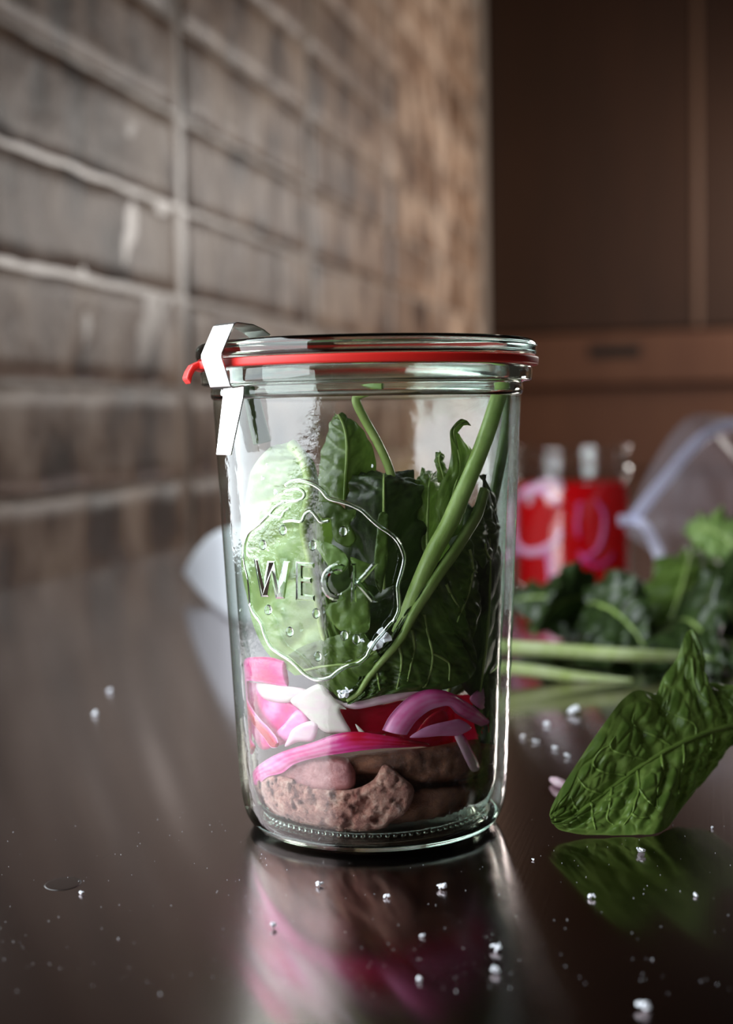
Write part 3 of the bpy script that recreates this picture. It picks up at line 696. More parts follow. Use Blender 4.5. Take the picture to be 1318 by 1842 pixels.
# dark filling in the middle and back
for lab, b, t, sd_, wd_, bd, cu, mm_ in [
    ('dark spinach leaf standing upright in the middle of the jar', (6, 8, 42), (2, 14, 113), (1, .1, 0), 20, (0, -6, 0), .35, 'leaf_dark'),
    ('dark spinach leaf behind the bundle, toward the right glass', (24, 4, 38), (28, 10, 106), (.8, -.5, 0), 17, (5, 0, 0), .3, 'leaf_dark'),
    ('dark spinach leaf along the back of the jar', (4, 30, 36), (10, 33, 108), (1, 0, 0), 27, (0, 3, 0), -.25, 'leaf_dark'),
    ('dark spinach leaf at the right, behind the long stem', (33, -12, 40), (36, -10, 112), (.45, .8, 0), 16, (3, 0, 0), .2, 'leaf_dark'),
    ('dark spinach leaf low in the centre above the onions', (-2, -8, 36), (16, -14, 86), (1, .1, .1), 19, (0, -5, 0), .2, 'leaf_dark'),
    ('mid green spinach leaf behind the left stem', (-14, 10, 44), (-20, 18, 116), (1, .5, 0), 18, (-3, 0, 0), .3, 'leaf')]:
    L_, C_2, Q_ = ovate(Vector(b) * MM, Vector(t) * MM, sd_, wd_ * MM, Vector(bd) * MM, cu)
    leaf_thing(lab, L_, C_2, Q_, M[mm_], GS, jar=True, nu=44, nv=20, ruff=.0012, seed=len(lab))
# bundle with a curled rough top edge in the middle
for i, (lab, q0, q1, q2, ins) in enumerate([
    ('rolled dark spinach leaf with a curled top edge in the centre', [(628, 1040), (622, 960), (622, 900), (630, 868), (640, 856), (650, 852)], [(690, 1060), (690, 980), (690, 905), (690, 868), (690, 856), (690, 852)], [(762, 1030), (762, 960), (760, 905), (755, 872), (745, 858), (735, 853)], [13, 13, 12, 13, 17, 22]),
    ('crinkled spinach leaf end beside the rolled leaf', [(742, 1010), (740, 940), (742, 890), (748, 862), (756, 852), (762, 850)], [(768, 1020), (768, 950), (770, 900), (772, 868), (776, 855), (780, 852)], [(800, 1010), (800, 940), (800, 895), (798, 868), (796, 856), (794, 853)], [15, 15, 15, 16, 19, 23])]):
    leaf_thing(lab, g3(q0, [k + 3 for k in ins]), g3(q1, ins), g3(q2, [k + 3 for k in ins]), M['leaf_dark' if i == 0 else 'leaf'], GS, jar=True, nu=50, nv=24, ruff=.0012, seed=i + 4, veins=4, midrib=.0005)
# top oval leaf, stem, curled leaf
leaf_thing('dark oval spinach leaf rising above the others, left of centre', g3([(572, 900), (572, 850), (578, 815), (588, 780), (596, 756), (606, 746)], 24), g3([(620, 905), (622, 855), (624, 815), (622, 782), (615, 758), (608, 746)], 19), g3([(676, 900), (677, 850), (670, 805), (652, 774), (630, 752), (610, 746)], 24), M['leaf'], GS, jar=True, nu=40, nv=22, veins=5, ruff=.0003, seed=3)
st_ = thing('spinach_sprig', G(706, 860, 18), 'thin bright green spinach stem bending at the top of the jar', 'stem', GS)
o = tube('stalk', g3([(708, 872), (697, 835), (677, 792), (656, 755), (641, 724), (645, 711), (668, 703), (688, 699)], [18, 18, 18, 18, 18, 18, 16, 14]), [.00135] * 7 + [.0009], M['stem'], st_, 10, 60); keep_in_jar(o)
leaf_thing('spinach leaf with a hooked tip beside the long stem', g3([(792, 960), (783, 908), (792, 870), (806, 845), (811, 815), (809, 782), (813, 768), (824, 757), (838, 756), (846, 764)], [11, 10, 10, 10, 10, 10, 10, 10, 9, 8]), g3([(805, 970), (808, 915), (818, 875), (826, 850), (826, 815), (816, 786), (818, 772), (828, 762), (838, 760), (846, 765)], [8, 8, 8, 8, 9, 9, 9, 9, 9, 8]), g3([(828, 960), (840, 905), (852, 870), (856, 840), (849, 812), (827, 785), (822, 776), (830, 768), (838, 765), (846, 766)], [10, 10, 10, 10, 10, 10, 10, 9, 9, 8]), M['leaf'], GS, jar=True, nu=50, nv=20, veins=5, ruff=.0002, seed=8, midrib=.0004)
leaf_thing('small curled spinach tip left of the hooked leaf', g3([(788, 868), (784, 840), (783, 825), (786, 816), (792, 814)], 16), g3([(800, 868), (794, 845), (790, 830), (790, 820), (794, 815)], 14), g3([(814, 862), (808, 850), (800, 842), (796, 830), (797, 817)], 16), M['leaf'], GS, jar=True, nu=24, nv=12, veins=3, ruff=.0003, seed=9, midrib=.0003)
# pale leaf on the left with its rib
leaf_thing('large pale spinach leaf spread against the left glass', g3([(520, 799), (494, 800), (468, 822), (446, 870), (436, 940), (436, 1010), (446, 1090), (470, 1160), (530, 1215)], [7, 7, 6, 5, 3.5, 3.5, 4, 5, 6]), g3([(524, 800), (542, 820), (553, 850), (556, 890), (546, 950), (558, 1010), (570, 1077), (582, 1145), (612, 1215)], [6, 5, 4, 3, 2.6, 2.6, 2.8, 3, 5]), g3([(532, 802), (556, 818), (570, 850), (574, 900), (568, 955), (582, 1020), (598, 1090), (616, 1160), (640, 1228)], [7, 6, 6, 5, 5, 5, 5, 5, 6]), M['leaf_pale'], GS, jar=True, nu=120, nv=40, veins=6, amp=.0013, seed=1, midrib=.0019, ruff=.0004)
leaf_thing('folded spinach leaf low in the centre, just over the onions', g3([(518, 1178), (545, 1162), (578, 1151), (612, 1141), (650, 1128)], 2.0), g3([(548, 1206), (575, 1200), (606, 1196), (640, 1192), (676, 1170)], 1.6), g3([(572, 1228), (598, 1246), (622, 1262), (660, 1246), (700, 1204)], 3.0), M['leaf'], GS, jar=True, nu=36, nv=24, veins=4, amp=.001, seed=6, midrib=.0005)
# the big leaf at the front right
A2 = [(872, 880), (859, 923), (840, 956), (816, 994), (793, 1027), (767, 1067), (741, 1109), (720, 1150), (688, 1188), (663, 1218), (645, 1246), (624, 1261)]
Rt = [(890, 886), (896, 940), (893, 990), (878, 1060), (862, 1110), (852, 1150), (858, 1190), (845, 1220), (800, 1240), (730, 1245), (670, 1254), (626, 1263)]
Lf = [(866, 880), (850, 922), (828, 956), (802, 994), (776, 1027), (748, 1067), (722, 1109), (700, 1150), (672, 1186), (650, 1216), (634, 1243), (621, 1259)]
big = leaf_thing('large dark veined spinach leaf across the front right of the jar', g3(Lf, 4.0), g3(A2, 2.6), g3(Rt, [5, 5, 5, 5, 5, 5, 4.5, 4, 3.6, 3.2, 3, 2.8]), M['leaf_front'], GS, jar=True, nu=220, nv=60, veins=9, amp=.0019, slope=1.5, seed=2, midrib=0, fine=.5, vtint=.3)
o = tube('midrib', g3(A2, 1.5), [.0016, .0018, .0018, .0018, .0017, .0016, .0014, .0012, .0010, .0009, .0008, .0005], M['stem'], big, 12, 70); keep_in_jar(o, .3)
fb = [c_ for c_ in big.children if c_.name.startswith('blade')][0]
add_veins(big, fb, [c6([(650, 20), (672, 150), (708, 290), (702, 400), (668, 515), (640, 548)]), c6([(462, 225), (486, 330), (480, 430), (452, 560)]), c6([(300, 400), (318, 480), (332, 565)]), c6([(712, 300), (790, 340), (830, 385), (828, 500)]), c4([(868, 1225), (893, 1370), (862, 1560), (800, 1710), (775, 1780)]), c4([(893, 1385), (980, 1430), (1070, 1462)]), c4([(690, 1490), (735, 1585), (790, 1670)]), c4([(985, 1180), (1010, 1270), (1080, 1340)]), c6([(560, 130), (580, 250), (560, 360), (530, 500)])], .00052, M['stem'], True)
st_ = thing('spinach_sprig', G(734, 1095, 3), 'thick pale green spinach stem slanting up to the right rim', 'stem', GS)
o = tube('stalk', g3([(906, 684), (894, 722), (876, 778), (852, 841), (826, 900), (805, 947), (781, 990), (756, 1045), (734, 1100), (716, 1140)], [3, 2.8, 2.8, 3, 3.2, 3.4, 3.6, 4.0, 4.6, 5.5]), [.0026, .0025, .0025, .0025, .0026, .0026, .0026, .0025, .0024, .0022], M['stem'], st_, 16, 80); keep_in_jar(o, .3)
st_ = thing('spinach_sprig', G(870, 980, 3), 'darker green spinach stem running behind the thick one by the right glass', 'stem', GS)
o = tube('stalk', g3([(918, 700), (912, 760), (900, 830), (888, 890), (870, 950)], [5, 5, 5, 5, 6]), [.0017, .0018, .0018, .0017, .0016], M['leaf'], st_, 12, 50); keep_in_jar(o, .3)
st_ = thing('spinach_sprig', G(475, 800, 3), 'short green stem end at the upper left behind the clip tab', 'stem', GS)
o = tube('stalk', g3([(448, 690), (456, 730), (464, 765), (472, 796)], [2, 3, 4, 5]), [.0022, .0025, .0027, .0028], M['leaf'], st_, 12, 30); keep_in_jar(o, .3)
# torn pieces stuck to the glass
for lab, poly, mm_ in [
    ('small bright torn spinach piece stuck high on the front glass', c3([(815, 560), (900, 558), (1000, 578), (1060, 622), (1130, 620), (1135, 680), (1088, 742), (1130, 820), (1135, 872), (1080, 930), (1000, 900), (950, 850), (925, 700), (860, 692), (822, 620)]), 'leaf'),
    ('torn spinach piece tapering beside the rib on the front glass', c3([(785, 830), (805, 868), (890, 885), (985, 930), (1062, 1000), (1075, 1080), (1030, 1140), (970, 1150), (910, 1080), (850, 990), (805, 920)]), 'leaf_pale'),
    ('ragged dark torn spinach piece on the front glass', c3([(1090, 1010), (1180, 1040), (1262, 1085), (1205, 1190), (1235, 1250), (1250, 1400), (1245, 1600), (1160, 1642), (1050, 1630), (960, 1570), (890, 1450), (920, 1390), (985, 1370), (1000, 1310), (1080, 1250), (1112, 1110)]), 'leaf_hero'),
    ('narrow upright strip of torn spinach in the dark middle', c4([(178, 950), (250, 968), (246, 1150), (240, 1330), (215, 1450), (192, 1560), (150, 1480), (140, 1300), (160, 1100)]), 'leaf'),
    ('small green scrap of spinach below the dark torn piece', c5([(1165, 280), (1225, 295), (1248, 390), (1230, 440), (1180, 430), (1150, 370)]), 'leaf')]:
    tag(slab('torn_leaf', poly, jar_front(lambda x, y: 1.0 + .5 * noise.noise(Vector((x * .06, y * .06, 1)))), .5, M[mm_], step=4, rnd=4, rdepth=.25, nz=.5, nscale=260, tone=lambda x, y: .1 * max(0, noise.noise(Vector((x * .08, y * .05, 4)))), attr='vein', smooth_n=len(poly) * 4), lab, 'leaf', GS)

# ================================================================== RIGHT FOREGROUND LEAF
ck = lambda q: [(900 + x / 3.153, 1080 + y / 3.153) for x, y in q]
Lk = ck([(278, 1222), (300, 1150), (395, 985), (500, 825), (600, 685), (700, 560), (780, 508), (850, 520), (890, 520), (925, 430), (1000, 325), (1040, 215), (1072, 166), (1112, 200), (1140, 430), (1240, 466), (1330, 480), (1420, 520)])
Mk = ck([(285, 1250), (340, 1240), (420, 1220), (510, 1150), (600, 1082), (690, 1018), (770, 955), (850, 905), (920, 862), (990, 825), (1060, 795), (1120, 770), (1170, 750), (1220, 735), (1270, 722), (1318, 710), (1370, 702), (1420, 698)])
Rk = ck([(290, 1262), (340, 1300), (420, 1318), (520, 1326), (620, 1330), (720, 1334), (800, 1335), (880, 1328), (950, 1295), (1000, 1225), (1060, 1145), (1110, 1085), (1150, 1040), (1200, 978), (1250, 905), (1300, 830), (1360, 770), (1420, 730)])
def tz(x, y):
    p = T(x, y, .0004); return p.y
yb = tz(1150, 1502)
Yl = [yb + .0005, yb + .004, yb + .010, yb + .014, yb + .018, yb + .024, yb + .030, yb + .034, yb + .040, yb + .046, yb + .052, yb + .058, yb + .062, yb + .060, yb + .056, yb + .056, yb + .056, yb + .054]
Ym = [yb - .001 + .0030 * i for i in range(18)]
Yr = [yb, yb, yb, yb, yb, yb, yb, yb + .001, yb + .006, yb + .015, yb + .022, yb + .028, yb + .032, yb + .037, yb + .041, yb + .045, yb + .048, yb + .05]
fl = [P(x, y, Y) for (x, y), Y in zip(Lk, Yl)]; fm = [P(x, y, Y) for (x, y), Y in zip(Mk, Ym)]; fr = [P(x, y, Y) for (x, y), Y in zip(Rk, Yr)]
for q in (fl, fm, fr):
    for p in q: p.z = max(p.z, .0006)
root = thing('spinach_leaf', (fm[4].x, fm[4].y, 0), 'large veined spinach leaf propped on the counter right of the jar', 'leaf')
bl, cc = leaf_surface('blade', fl, fm, fr, M['leaf_hero'], root, 220, 96, veins=7, amp=.0019, slope=-1.1, seed=12, fine=.3, lip=.0004, vtint=.3)
for v in bl.data.vertices: v.co.z = max(v.co.z, .0003)
tube('midrib', [p + (CAM - p).normalized() * .0003 for p in cc[6::10]] + [cc[-1]], [.0005, .0011], M['stem_rib'], root, 8)

add_veins(root, bl, [ck(q) for q in [[(440, 1195), (415, 1155), (402, 1115)], [(585, 1098), (500, 1072), (460, 1035), (438, 1000)], [(705, 992), (600, 978), (540, 952), (528, 912), (566, 852), (620, 822)], [(835, 908), (740, 882), (655, 858), (622, 822), (650, 770)], [(965, 825), (880, 772), (785, 732), (750, 692), (758, 645)], [(1110, 770), (1095, 700), (1000, 655), (930, 622), (862, 562)],
    [(515, 1150), (525, 1240), (540, 1300)], [(632, 1065), (615, 1180), (605, 1240), (640, 1272)], [(772, 958), (786, 1060), (762, 1150), (745, 1210), (700, 1272)], [(786, 1070), (830, 1130), (890, 1180)], [(912, 872), (920, 990), (892, 1070), (890, 1170)], [(1035, 812), (1040, 900), (1020, 1000), (1010, 1100)], [(1198, 745), (1190, 860), (1160, 960)],
    [(1085, 330), (1100, 470), (1140, 550), (1220, 600), (1318, 660)], [(745, 1210), (780, 1230), (850, 1230)]]], .00055, M['stem_rib'])
# ================================================================== SPINACH PILE BEHIND
GP = 'spinach pile behind the jar'
def pile(lab, base_, tip_, side_, wd_, bend_, curl_, mm_, seed, ruff=.004):
    L_, C_2, Q_ = ovate(P(*base_), P(*tip_), side_, wd_, bend_, curl_)
    for q in (L_, C_2, Q_):
        for p in q: p.z = max(p.z, .002)
    r_ = leaf_thing(lab, L_, C_2, Q_, M[mm_], GP, nu=44, nv=22, veins=5, amp=.0025, ruff=ruff, seed=seed, midrib=.0012)
    for ch in r_.children:
        for v in ch.data.vertices: v.co.z = max(v.co.z, .001)
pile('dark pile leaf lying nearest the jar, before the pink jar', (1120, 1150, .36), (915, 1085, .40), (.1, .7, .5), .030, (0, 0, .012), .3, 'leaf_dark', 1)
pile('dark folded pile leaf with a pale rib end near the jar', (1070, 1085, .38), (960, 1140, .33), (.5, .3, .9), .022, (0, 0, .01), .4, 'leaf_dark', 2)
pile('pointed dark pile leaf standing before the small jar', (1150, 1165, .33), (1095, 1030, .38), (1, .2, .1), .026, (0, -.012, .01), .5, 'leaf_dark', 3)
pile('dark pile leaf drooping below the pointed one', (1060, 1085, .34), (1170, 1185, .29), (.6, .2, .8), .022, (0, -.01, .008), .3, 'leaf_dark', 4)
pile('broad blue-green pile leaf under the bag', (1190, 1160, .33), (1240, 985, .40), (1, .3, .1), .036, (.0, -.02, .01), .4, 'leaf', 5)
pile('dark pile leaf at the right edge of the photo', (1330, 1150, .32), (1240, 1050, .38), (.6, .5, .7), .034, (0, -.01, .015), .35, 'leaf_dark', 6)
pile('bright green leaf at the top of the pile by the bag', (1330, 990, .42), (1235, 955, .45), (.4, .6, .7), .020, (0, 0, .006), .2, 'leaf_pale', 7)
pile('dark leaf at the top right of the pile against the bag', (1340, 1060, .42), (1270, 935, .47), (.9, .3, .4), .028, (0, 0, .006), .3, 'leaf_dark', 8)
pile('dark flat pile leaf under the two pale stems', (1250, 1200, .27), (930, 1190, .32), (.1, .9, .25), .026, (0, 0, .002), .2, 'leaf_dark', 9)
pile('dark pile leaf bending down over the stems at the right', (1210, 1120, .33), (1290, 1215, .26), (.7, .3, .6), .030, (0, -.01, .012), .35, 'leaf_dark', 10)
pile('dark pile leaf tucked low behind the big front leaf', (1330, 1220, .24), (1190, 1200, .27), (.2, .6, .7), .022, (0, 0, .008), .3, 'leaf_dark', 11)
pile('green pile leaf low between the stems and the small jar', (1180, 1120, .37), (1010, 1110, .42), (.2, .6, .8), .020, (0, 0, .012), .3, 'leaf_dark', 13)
def pstem(lab, pts, rr, mm_):
    r_ = thing('spinach_sprig', P(*pts[0]), lab, 'stem', GP)
    o = tube('stalk', [P(*p) for p in pts], rr, M[mm_], r_, 14, 40)
    for v in o.data.vertices: v.co.z = max(v.co.z, .0004)
pstem('upper long pale spinach stem lying behind the jar', [(880, 1163, .25), (960, 1167, .25), (1050, 1173, .25), (1140, 1178, .25), (1232, 1182, .26)], [.0036, .0036, .0034, .0032, .0026], 'stem_pale')
pstem('lower long pale spinach stem lying behind the jar', [(880, 1199, .235), (960, 1207, .235), (1050, 1220, .235), (1138, 1229, .235)], [.0030, .0030, .0027, .0022], 'stem_pale')
pstem('short bright green stem at the right edge of the pile', [(1268, 1140, .29), (1300, 1155, .28), (1345, 1168, .27)], [.0028, .003, .003], 'stem')

# ================================================================== SMALL JAR OF PICKLED ONION
J2 = T(1030, 1068); jx, jy = J2.x, J2.y
small = thing('glass_jar', J2, 'small open glass jar of red pickled onion behind the spinach', 'jar')
lathe('jar_wall', round_prof([(36, .3), (40.5, 2), (42.8, 10), (43.2, 72), (42, 80), (40.5, 84), (41.0, 86), (43.5, 87), (43.6, 92), (41.3, 93.5), (41.3, 104), (43.2, 105), (43.2, 108.5), (39.6, 108.5), (39.0, 84), (40.6, 78), (41.4, 72), (41.2, 10), (37, 4.5), (0, 4), (0, .8)], 1.2, 4), M['glass2'], small, 96, closed=False, loc=J2)
br = lathe('pickling_brine', round_prof([(0, 4.6), (36.5, 5.0), (40.4, 11), (40.6, 72), (39.8, 79), (38.6, 82), (0, 82)], 1.5, 3), M['brine'], None, 64, closed=False, loc=J2)
tag(br, 'red pickling brine filling the small open jar', 'brine')
for k, (lab, cx, cy, rx, ry, a0, a1, tn, rad) in enumerate([
    ('large pale pink onion ring in the small jar beside the tall jar', 966, 935, 46, 56, 20, 330, .25, .0034),
    ('pink onion loop at the right in the small jar', 1058, 950, 28, 50, -75, 120, .5, .0020),
    ('pale onion curl under the rim of the small jar', 985, 895, 30, 26, 150, 330, .15, .0036),
    ('upright pink onion piece low in the small jar', 985, 1040, 7, 44, -90, 90, .38, .0032),
    ('faint pink onion strand in the middle of the small jar', 1052, 945, 14, 44, 150, 260, .52, .0016),
    ('pale onion strip low at the left of the small jar', 945, 1015, 40, 24, 180, 330, .35, .0020),
    ('long pink onion strip curving along the bottom of the small jar', 1070, 985, 34, 30, 20, 150, .55, .0018)]):
    pts = []
    for i in range(15):
        a = R(a0 + (a1 - a0) * i / 14); wb = 1 + .16 * noise.noise(Vector((k * 3.7, i * .35, 0))); x, y = cx + rx * wb * math.cos(a + .2 * math.sin(k)), cy + ry * wb * math.sin(a)
        d = ray(x, y); ox, oy = CAM.x - jx, CAM.y - jy; r_ = .0398 if k != 2 else .0395
        A_ = d.x ** 2 + d.y ** 2; B_ = 2 * (ox * d.x + oy * d.y); C2 = ox * ox + oy * oy - r_ * r_
        q = max(0, B_ * B_ - 4 * A_ * C2); pts.append(CAM + d * ((-B_ - math.sqrt(q)) / (2 * A_)))
    o = tube('onion_ring', pts, [rad * .7] * 2 + [rad] * 11 + [rad * .6] * 2, M['onion'], None, 8, 50); o.data.attributes.new('tone', 'FLOAT', 'POINT').data.foreach_set('value', [tn] * len(o.data.vertices))
    tag(o, lab, 'onion', 'onion rings in the small jar')

# ================================================================== PLASTIC BAG, PAPER
bag = thing('plastic_bag', T(1260, 1050), 'clear plastic zip bag standing open at the right edge', 'bag')
def sheet(name, A, B, m, parent, nu=40, nv=24, wr=.004, seed=0, bow=0.0):
    a = cat_rom([P(*q) for q in A], nu); b = cat_rom([P(*q) for q in B], nu); vs_ = []
    for i in range(nu):
        for j in range(nv + 1):
            t = j / nv; p = a[i].lerp(b[i], t); p = p + Vector((0, -1, .2)) * (bow * math.sin(math.pi * t))
            p = p + Vector((.2, -1, .3)) * wr * noise.fractal(p * 18 + Vector((seed, 0, 0)), 1, 2, 3) * min(1, t * 5); p.z = max(p.z, .002); vs_.append(p)
    fs = [(i * (nv + 1) + j, i * (nv + 1) + j + 1, (i + 1) * (nv + 1) + j + 1, (i + 1) * (nv + 1) + j) for i in range(nu - 1) for j in range(nv)]
    return obj(name, vs_, fs, m, parent)
mouth = [(1112, 938, .500), (1140, 905, .505), (1165, 850, .515), (1200, 790, .53), (1240, 750, .55), (1290, 746, .57), (1345, 760, .59), (1420, 800, .60)]
inner = [(1190, 1075, .47), (1215, 1075, .47), (1250, 1075, .48), (1290, 1075, .49), (1340, 1075, .50), (1390, 1060, .51), (1440, 1050, .52), (1480, 1040, .54)]
sheet('bag_side', mouth, inner, M['bag'], bag, wr=.012, seed=2, bow=.03)
mouth2 = [(1112, 938, .56), (1150, 936, .58), (1172, 965, .60), (1186, 1000, .62), (1195, 1030, .63)]
sheet('bag_side', [(x, y, Y + .08) for x, y, Y in mouth[3:7]], [(x + 40, 1040, .66) for x, y, Y in mouth[3:7]], M['bag'], bag, wr=.010, seed=6, bow=-.01)
def band(name, pts, w_, m, parent):
    tube(name, [P(*p) for p in pts], [w_, w_], m, parent, 10, 50, flat=.35, updir=Vector((0, -1, .1)))
band('zip_strip', [(1138, 936, .485), (1165, 900, .490), (1200, 858, .50), (1235, 815, .515), (1270, 783, .53), (1318, 763, .55), (1370, 765, .56)], .0042, M['zip'], bag)
band('zip_strip', [(1112, 936, .485), (1140, 936, .485), (1160, 947, .48), (1178, 980, .48), (1192, 1020, .475)], .0036, M['zip'], bag)

def paper():
    t0 = P(330, 1030, .637); trk = cat_rom([Vector((t0.x, t0.y, 0)), Vector((-.1265, .585, 0)), Vector((-.108, .532, 0)), Vector((-.090, .470, 0)), Vector((-.065, .440, 0)), Vector((-.020, .450, 0)), Vector((.030, .470, 0))], 40)
    vs_ = []; nv = 10; acc = 0.0; ss = []
    for i, p in enumerate(trk):
        if i: acc += (p - trk[i - 1]).length
        ss.append(acc)
    for side in (0, 1):
        for i, p in enumerate(trk):
            d = (trk[min(i + 1, 39)] - trk[max(i - 1, 0)]).normalized(); nn = Vector((d.y, -d.x, 0)); s_ = ss[i]
            lo = max(.0004, t0.z * (1 - s_ / .105)); hi = t0.z + .0006 + .035 * min(1, s_ / .11) + .16 * max(0, min(.09, s_ - .11)) - .35 * max(0, s_ - .22)
            for j in range(nv + 1):
                v = j / nv; q = p + nn * (-.0016 * side + .004 * v * v * min(1, s_ / .08)); q = q + Vector((0, 0, lo + (max(hi, lo + .0005) - lo) * v)); vs_.append(q)
    K = nv + 1; n = len(trk); o2 = n * K; fs = []
    for i in range(n - 1):
        for j in range(nv):
            q = (i * K + j, i * K + j + 1, (i + 1) * K + j + 1, (i + 1) * K + j); fs.append(q[::-1]); fs.append(tuple(x + o2 for x in q))
        for j in (0, nv): fs.append((i * K + j, (i + 1) * K + j, (i + 1) * K + j + o2, i * K + j + o2))
    for i in (0, n - 1):
        for j in range(nv): fs.append((i * K + j, i * K + j + 1, i * K + j + 1 + o2, i * K + j + o2))
    o = obj('folded_paper', vs_, fs, M['paper']); bm = bmesh.new(); bm.from_mesh(o.data); bmesh.ops.recalc_face_normals(bm, faces=bm.faces); bm.to_mesh(o.data); bm.free()
    tag(o, 'folded white paper standing on the counter behind the left of the jar', 'paper')
paper()

# ================================================================== SALT, CRUMBS, DROP
def flake(p, size, seed, label, group, upright=None, name='salt_flake'):
    rnd = random.Random(seed); bm = bmesh.new()
    for k in range(rnd.randint(3, 5)):
        mtx = Matrix.Translation(Vector((rnd.uniform(-.38, .38), rnd.uniform(-.3, .3), rnd.uniform(0, .35))) * size) @ Matrix.Rotation(rnd.uniform(0, 3), 4, Vector((rnd.uniform(-1, 1), rnd.uniform(-1, 1), 1)))
        n_ = rnd.randint(5, 7); th_ = size * rnd.uniform(.1, .22); rr_ = [size * rnd.uniform(.22, .42) for _ in range(n_)]
        lo_ = [bm.verts.new(mtx @ Vector((r_ * math.cos(6.283 * q / n_), r_ * math.sin(6.283 * q / n_), 0))) for q, r_ in enumerate(rr_)]
        hi_ = [bm.verts.new(mtx @ Vector((r_ * .85 * math.cos(6.283 * q / n_), r_ * .85 * math.sin(6.283 * q / n_), th_))) for q, r_ in enumerate(rr_)]
        bm.faces.new(hi_); bm.faces.new(lo_[::-1])
        for q in range(n_): bm.faces.new((lo_[q], lo_[(q + 1) % n_], hi_[(q + 1) % n_], hi_[q]))
    lo = min(v.co.z for v in bm.verts)
    if upright is None:
        for v in bm.verts: v.co.z -= lo
    me = bpy.data.meshes.new(name); bm.to_mesh(me); bm.free(); me.materials.append(M['salt'])
    o = bpy.data.objects.new(name, me); COL.objects.link(o); o.location = p
    if upright is not None: o.rotation_euler = upright.to_track_quat('Z', 'Y').to_euler()
    return tag(o, label, 'salt', group)
front = [(575, 1594, 13), (491, 1670, 10), (695, 1615, 9), (759, 1686, 7), (752, 1765, 8)]
right = [(796, 1601, 13), (893, 1711, 13), (889, 1751, 14), (959, 1548, 6), (1065, 1617, 11)]
fl_ = ['salt flake nearest the foot of the jar, left in its reflection', 'leftmost salt flake in the pink reflection of the jar', 'small slanted salt flake just in front of the jar, right of centre', 'tiny blurred salt grain midway down the jar reflection', 'lowest blurred salt grain in the red part of the jar reflection']
rl_ = ['upright salt flake in front of the right foot of the jar', 'upper of two close blurred salt grains at the lower right', 'lower of two close blurred salt grains at the lower right', 'tiny salt speck between the jar foot and the propped leaf', 'salt flake below the tip of the propped leaf, beside its reflection']
for (x, y, s), lb in zip(front, fl_): flake(T(x, y), s / FPX * .44, x, lb, 'salt flakes in front of the jar')
for (x, y, s), lb in zip(right, rl_): flake(T(x, y), s / FPX * .44, x, lb, 'salt flakes in front of the jar')
flake(T(1153, 1536), 20 / FPX * .42, 3, 'largest cluster of salt flakes, in the reflection of the propped leaf', 'salt flakes by the propped leaf')
flake(T(1253, 1613), 10 / FPX * .40, 4, 'single salt flake below the propped leaf near the right edge', 'salt flakes by the propped leaf')
flake(T(1282, 1491), 7 / FPX * .42, 5, 'tiny salt flake beside the foot of the propped leaf', 'salt flakes by the propped leaf')
flake(T(1157, 1818), 24 / FPX * .30, 6, 'blurred salt flake nearest the camera at the bottom right', 'salt flakes by the propped leaf')
flake(T(149, 1608), 11 / FPX * .40, 8, 'lone salt flake beside the dark drop at the left', 'salt flakes at the left')
flake(T(199, 1245), 14 / FPX * .6, 9, 'larger of two blurred salt grains on the counter at the left', 'salt flakes at the left')
flake(T(172, 1287), 11 / FPX * .6, 10, 'smaller of two blurred salt grains on the counter at the left', 'salt flakes at the left')
flake(T(1030, 1285), 20 / FPX * .62, 11, 'large blurred salt grain between the jar and the propped leaf', 'salt flakes behind the propped leaf')
for i, (x, y, s) in enumerate([(984, 1306, 10), (938, 1328, 9), (963, 1336, 9), (997, 1348, 9), (1021, 1363, 9)]):
    flake(T(x, y), s / FPX * .62, 20 + i, ['topmost small salt grain just below the largest grain right of the jar', 'small salt grain closest to the jar in the row at its right', 'second small salt grain from the jar in the row at its right', 'third small salt grain from the jar in the row at its right', 'last small salt grain of the row, closest to the propped leaf'][i], 'salt grains in a row right of the jar')
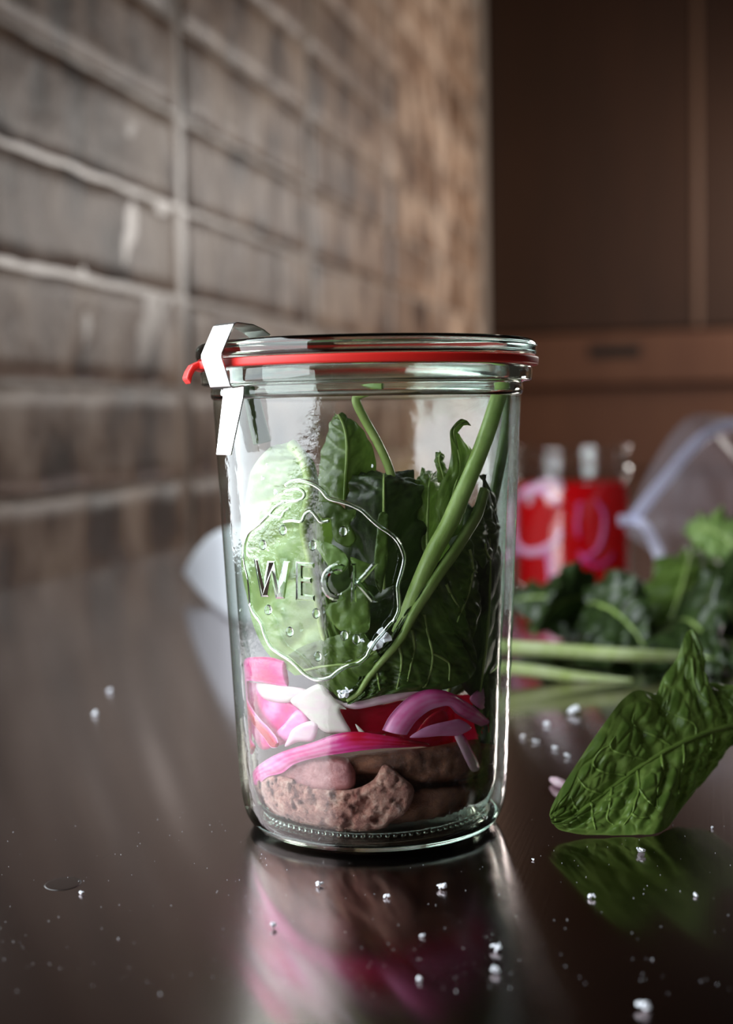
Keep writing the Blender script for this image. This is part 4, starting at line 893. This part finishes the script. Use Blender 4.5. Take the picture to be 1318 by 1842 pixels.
for i, (x, y, s, lab) in enumerate([
    (480, 836, 7, 'tiny salt grain on the upper left glass below the clip'), (474, 860, 10, 'square salt grain on the left glass above the embossed outline'), (498, 884, 14, 'salt flake on the end of the embossed outline'),
    (671, 838, 8, 'salt grain on the glass beside the dark oval leaf'), (434, 1097, 8, 'salt grain at the left edge of the jar beside the embossed outline')]):
    p = G(x, y, .5); flake(p, s / FPX * .41 * .8, 40 + i, lab, 'salt on the jar glass', Vector((p.x, p.y, 0)))
for i, (x, y, s, lab) in enumerate([(690, 1140, 22, 'upper part of the salt cluster by the big leaf rib'), (678, 1155, 24, 'lower part of the salt cluster by the big leaf rib'), (615, 1247, 14, 'left of two salt flakes at the tip of the big leaf'), (626, 1244, 16, 'right of two salt flakes at the tip of the big leaf'), (654, 1152, 10, 'small salt flake on the green scrap in the jar')]):
    p = G(x, y, .75); flake(p, s / FPX * .41 * 1.15, 60 + i, lab, 'salt inside the jar', Vector((p.x, p.y, 0)))
# fine dust of salt over the counter
rnd = random.Random(4)
bmi = bmesh.new(); bmesh.ops.create_icosphere(bmi, subdivisions=1, radius=1); i1 = [v.co.copy() for v in bmi.verts]; f1 = [tuple(v.index for v in f.verts) for f in bmi.faces]; bmi.free()
sp2 = []
for k in range(260):
    x, y = rnd.uniform(0, 1318), 1790 - 330 * rnd.random()
    p = T(x, y); s = rnd.uniform(.00004, .00011) * (1.8 if rnd.random() < .06 else 1); sp2.append(([p + Vector((v.x, v.y, v.z + 1)) * s for v in i1], f1))
v_, f_ = merge(sp2); o = obj('salt_dust', v_, f_, M['salt']); tag(o, 'fine white salt dust scattered over the dark counter', 'salt', kind='stuff')
# sliver of onion behind the propped leaf
sl = [T(992, 1402, .0015), T(1005, 1408, .0018), T(1022, 1415, .0015)]
o = tube('onion_sliver', sl, [.0010, .0018, .0008], M['onion'], None, 8, 14); o.data.attributes.new('tone', 'FLOAT', 'POINT').data.foreach_set('value', [.12] * len(o.data.vertices))
tag(o, 'pale onion sliver on the counter beside the propped leaf', 'onion')
# flattened dark drop at the left
dp = T(113, 1590); o = lathe('dark_oval_drop', [(0, 0.02), (5.2, .02), (4.6, .06), (3.4, .09), (2.0, .10), (0, .11)], M['drop_dark'], None, 40, closed=False); o.location = (dp.x, dp.y, 0); o.scale = (1, 1.15, 1)
tag(o, 'small flat dark oval drop on the counter at the left', 'drop')

for o in bpy.data.objects:
    if '_worldparts' in o.keys(): del o['_worldparts']
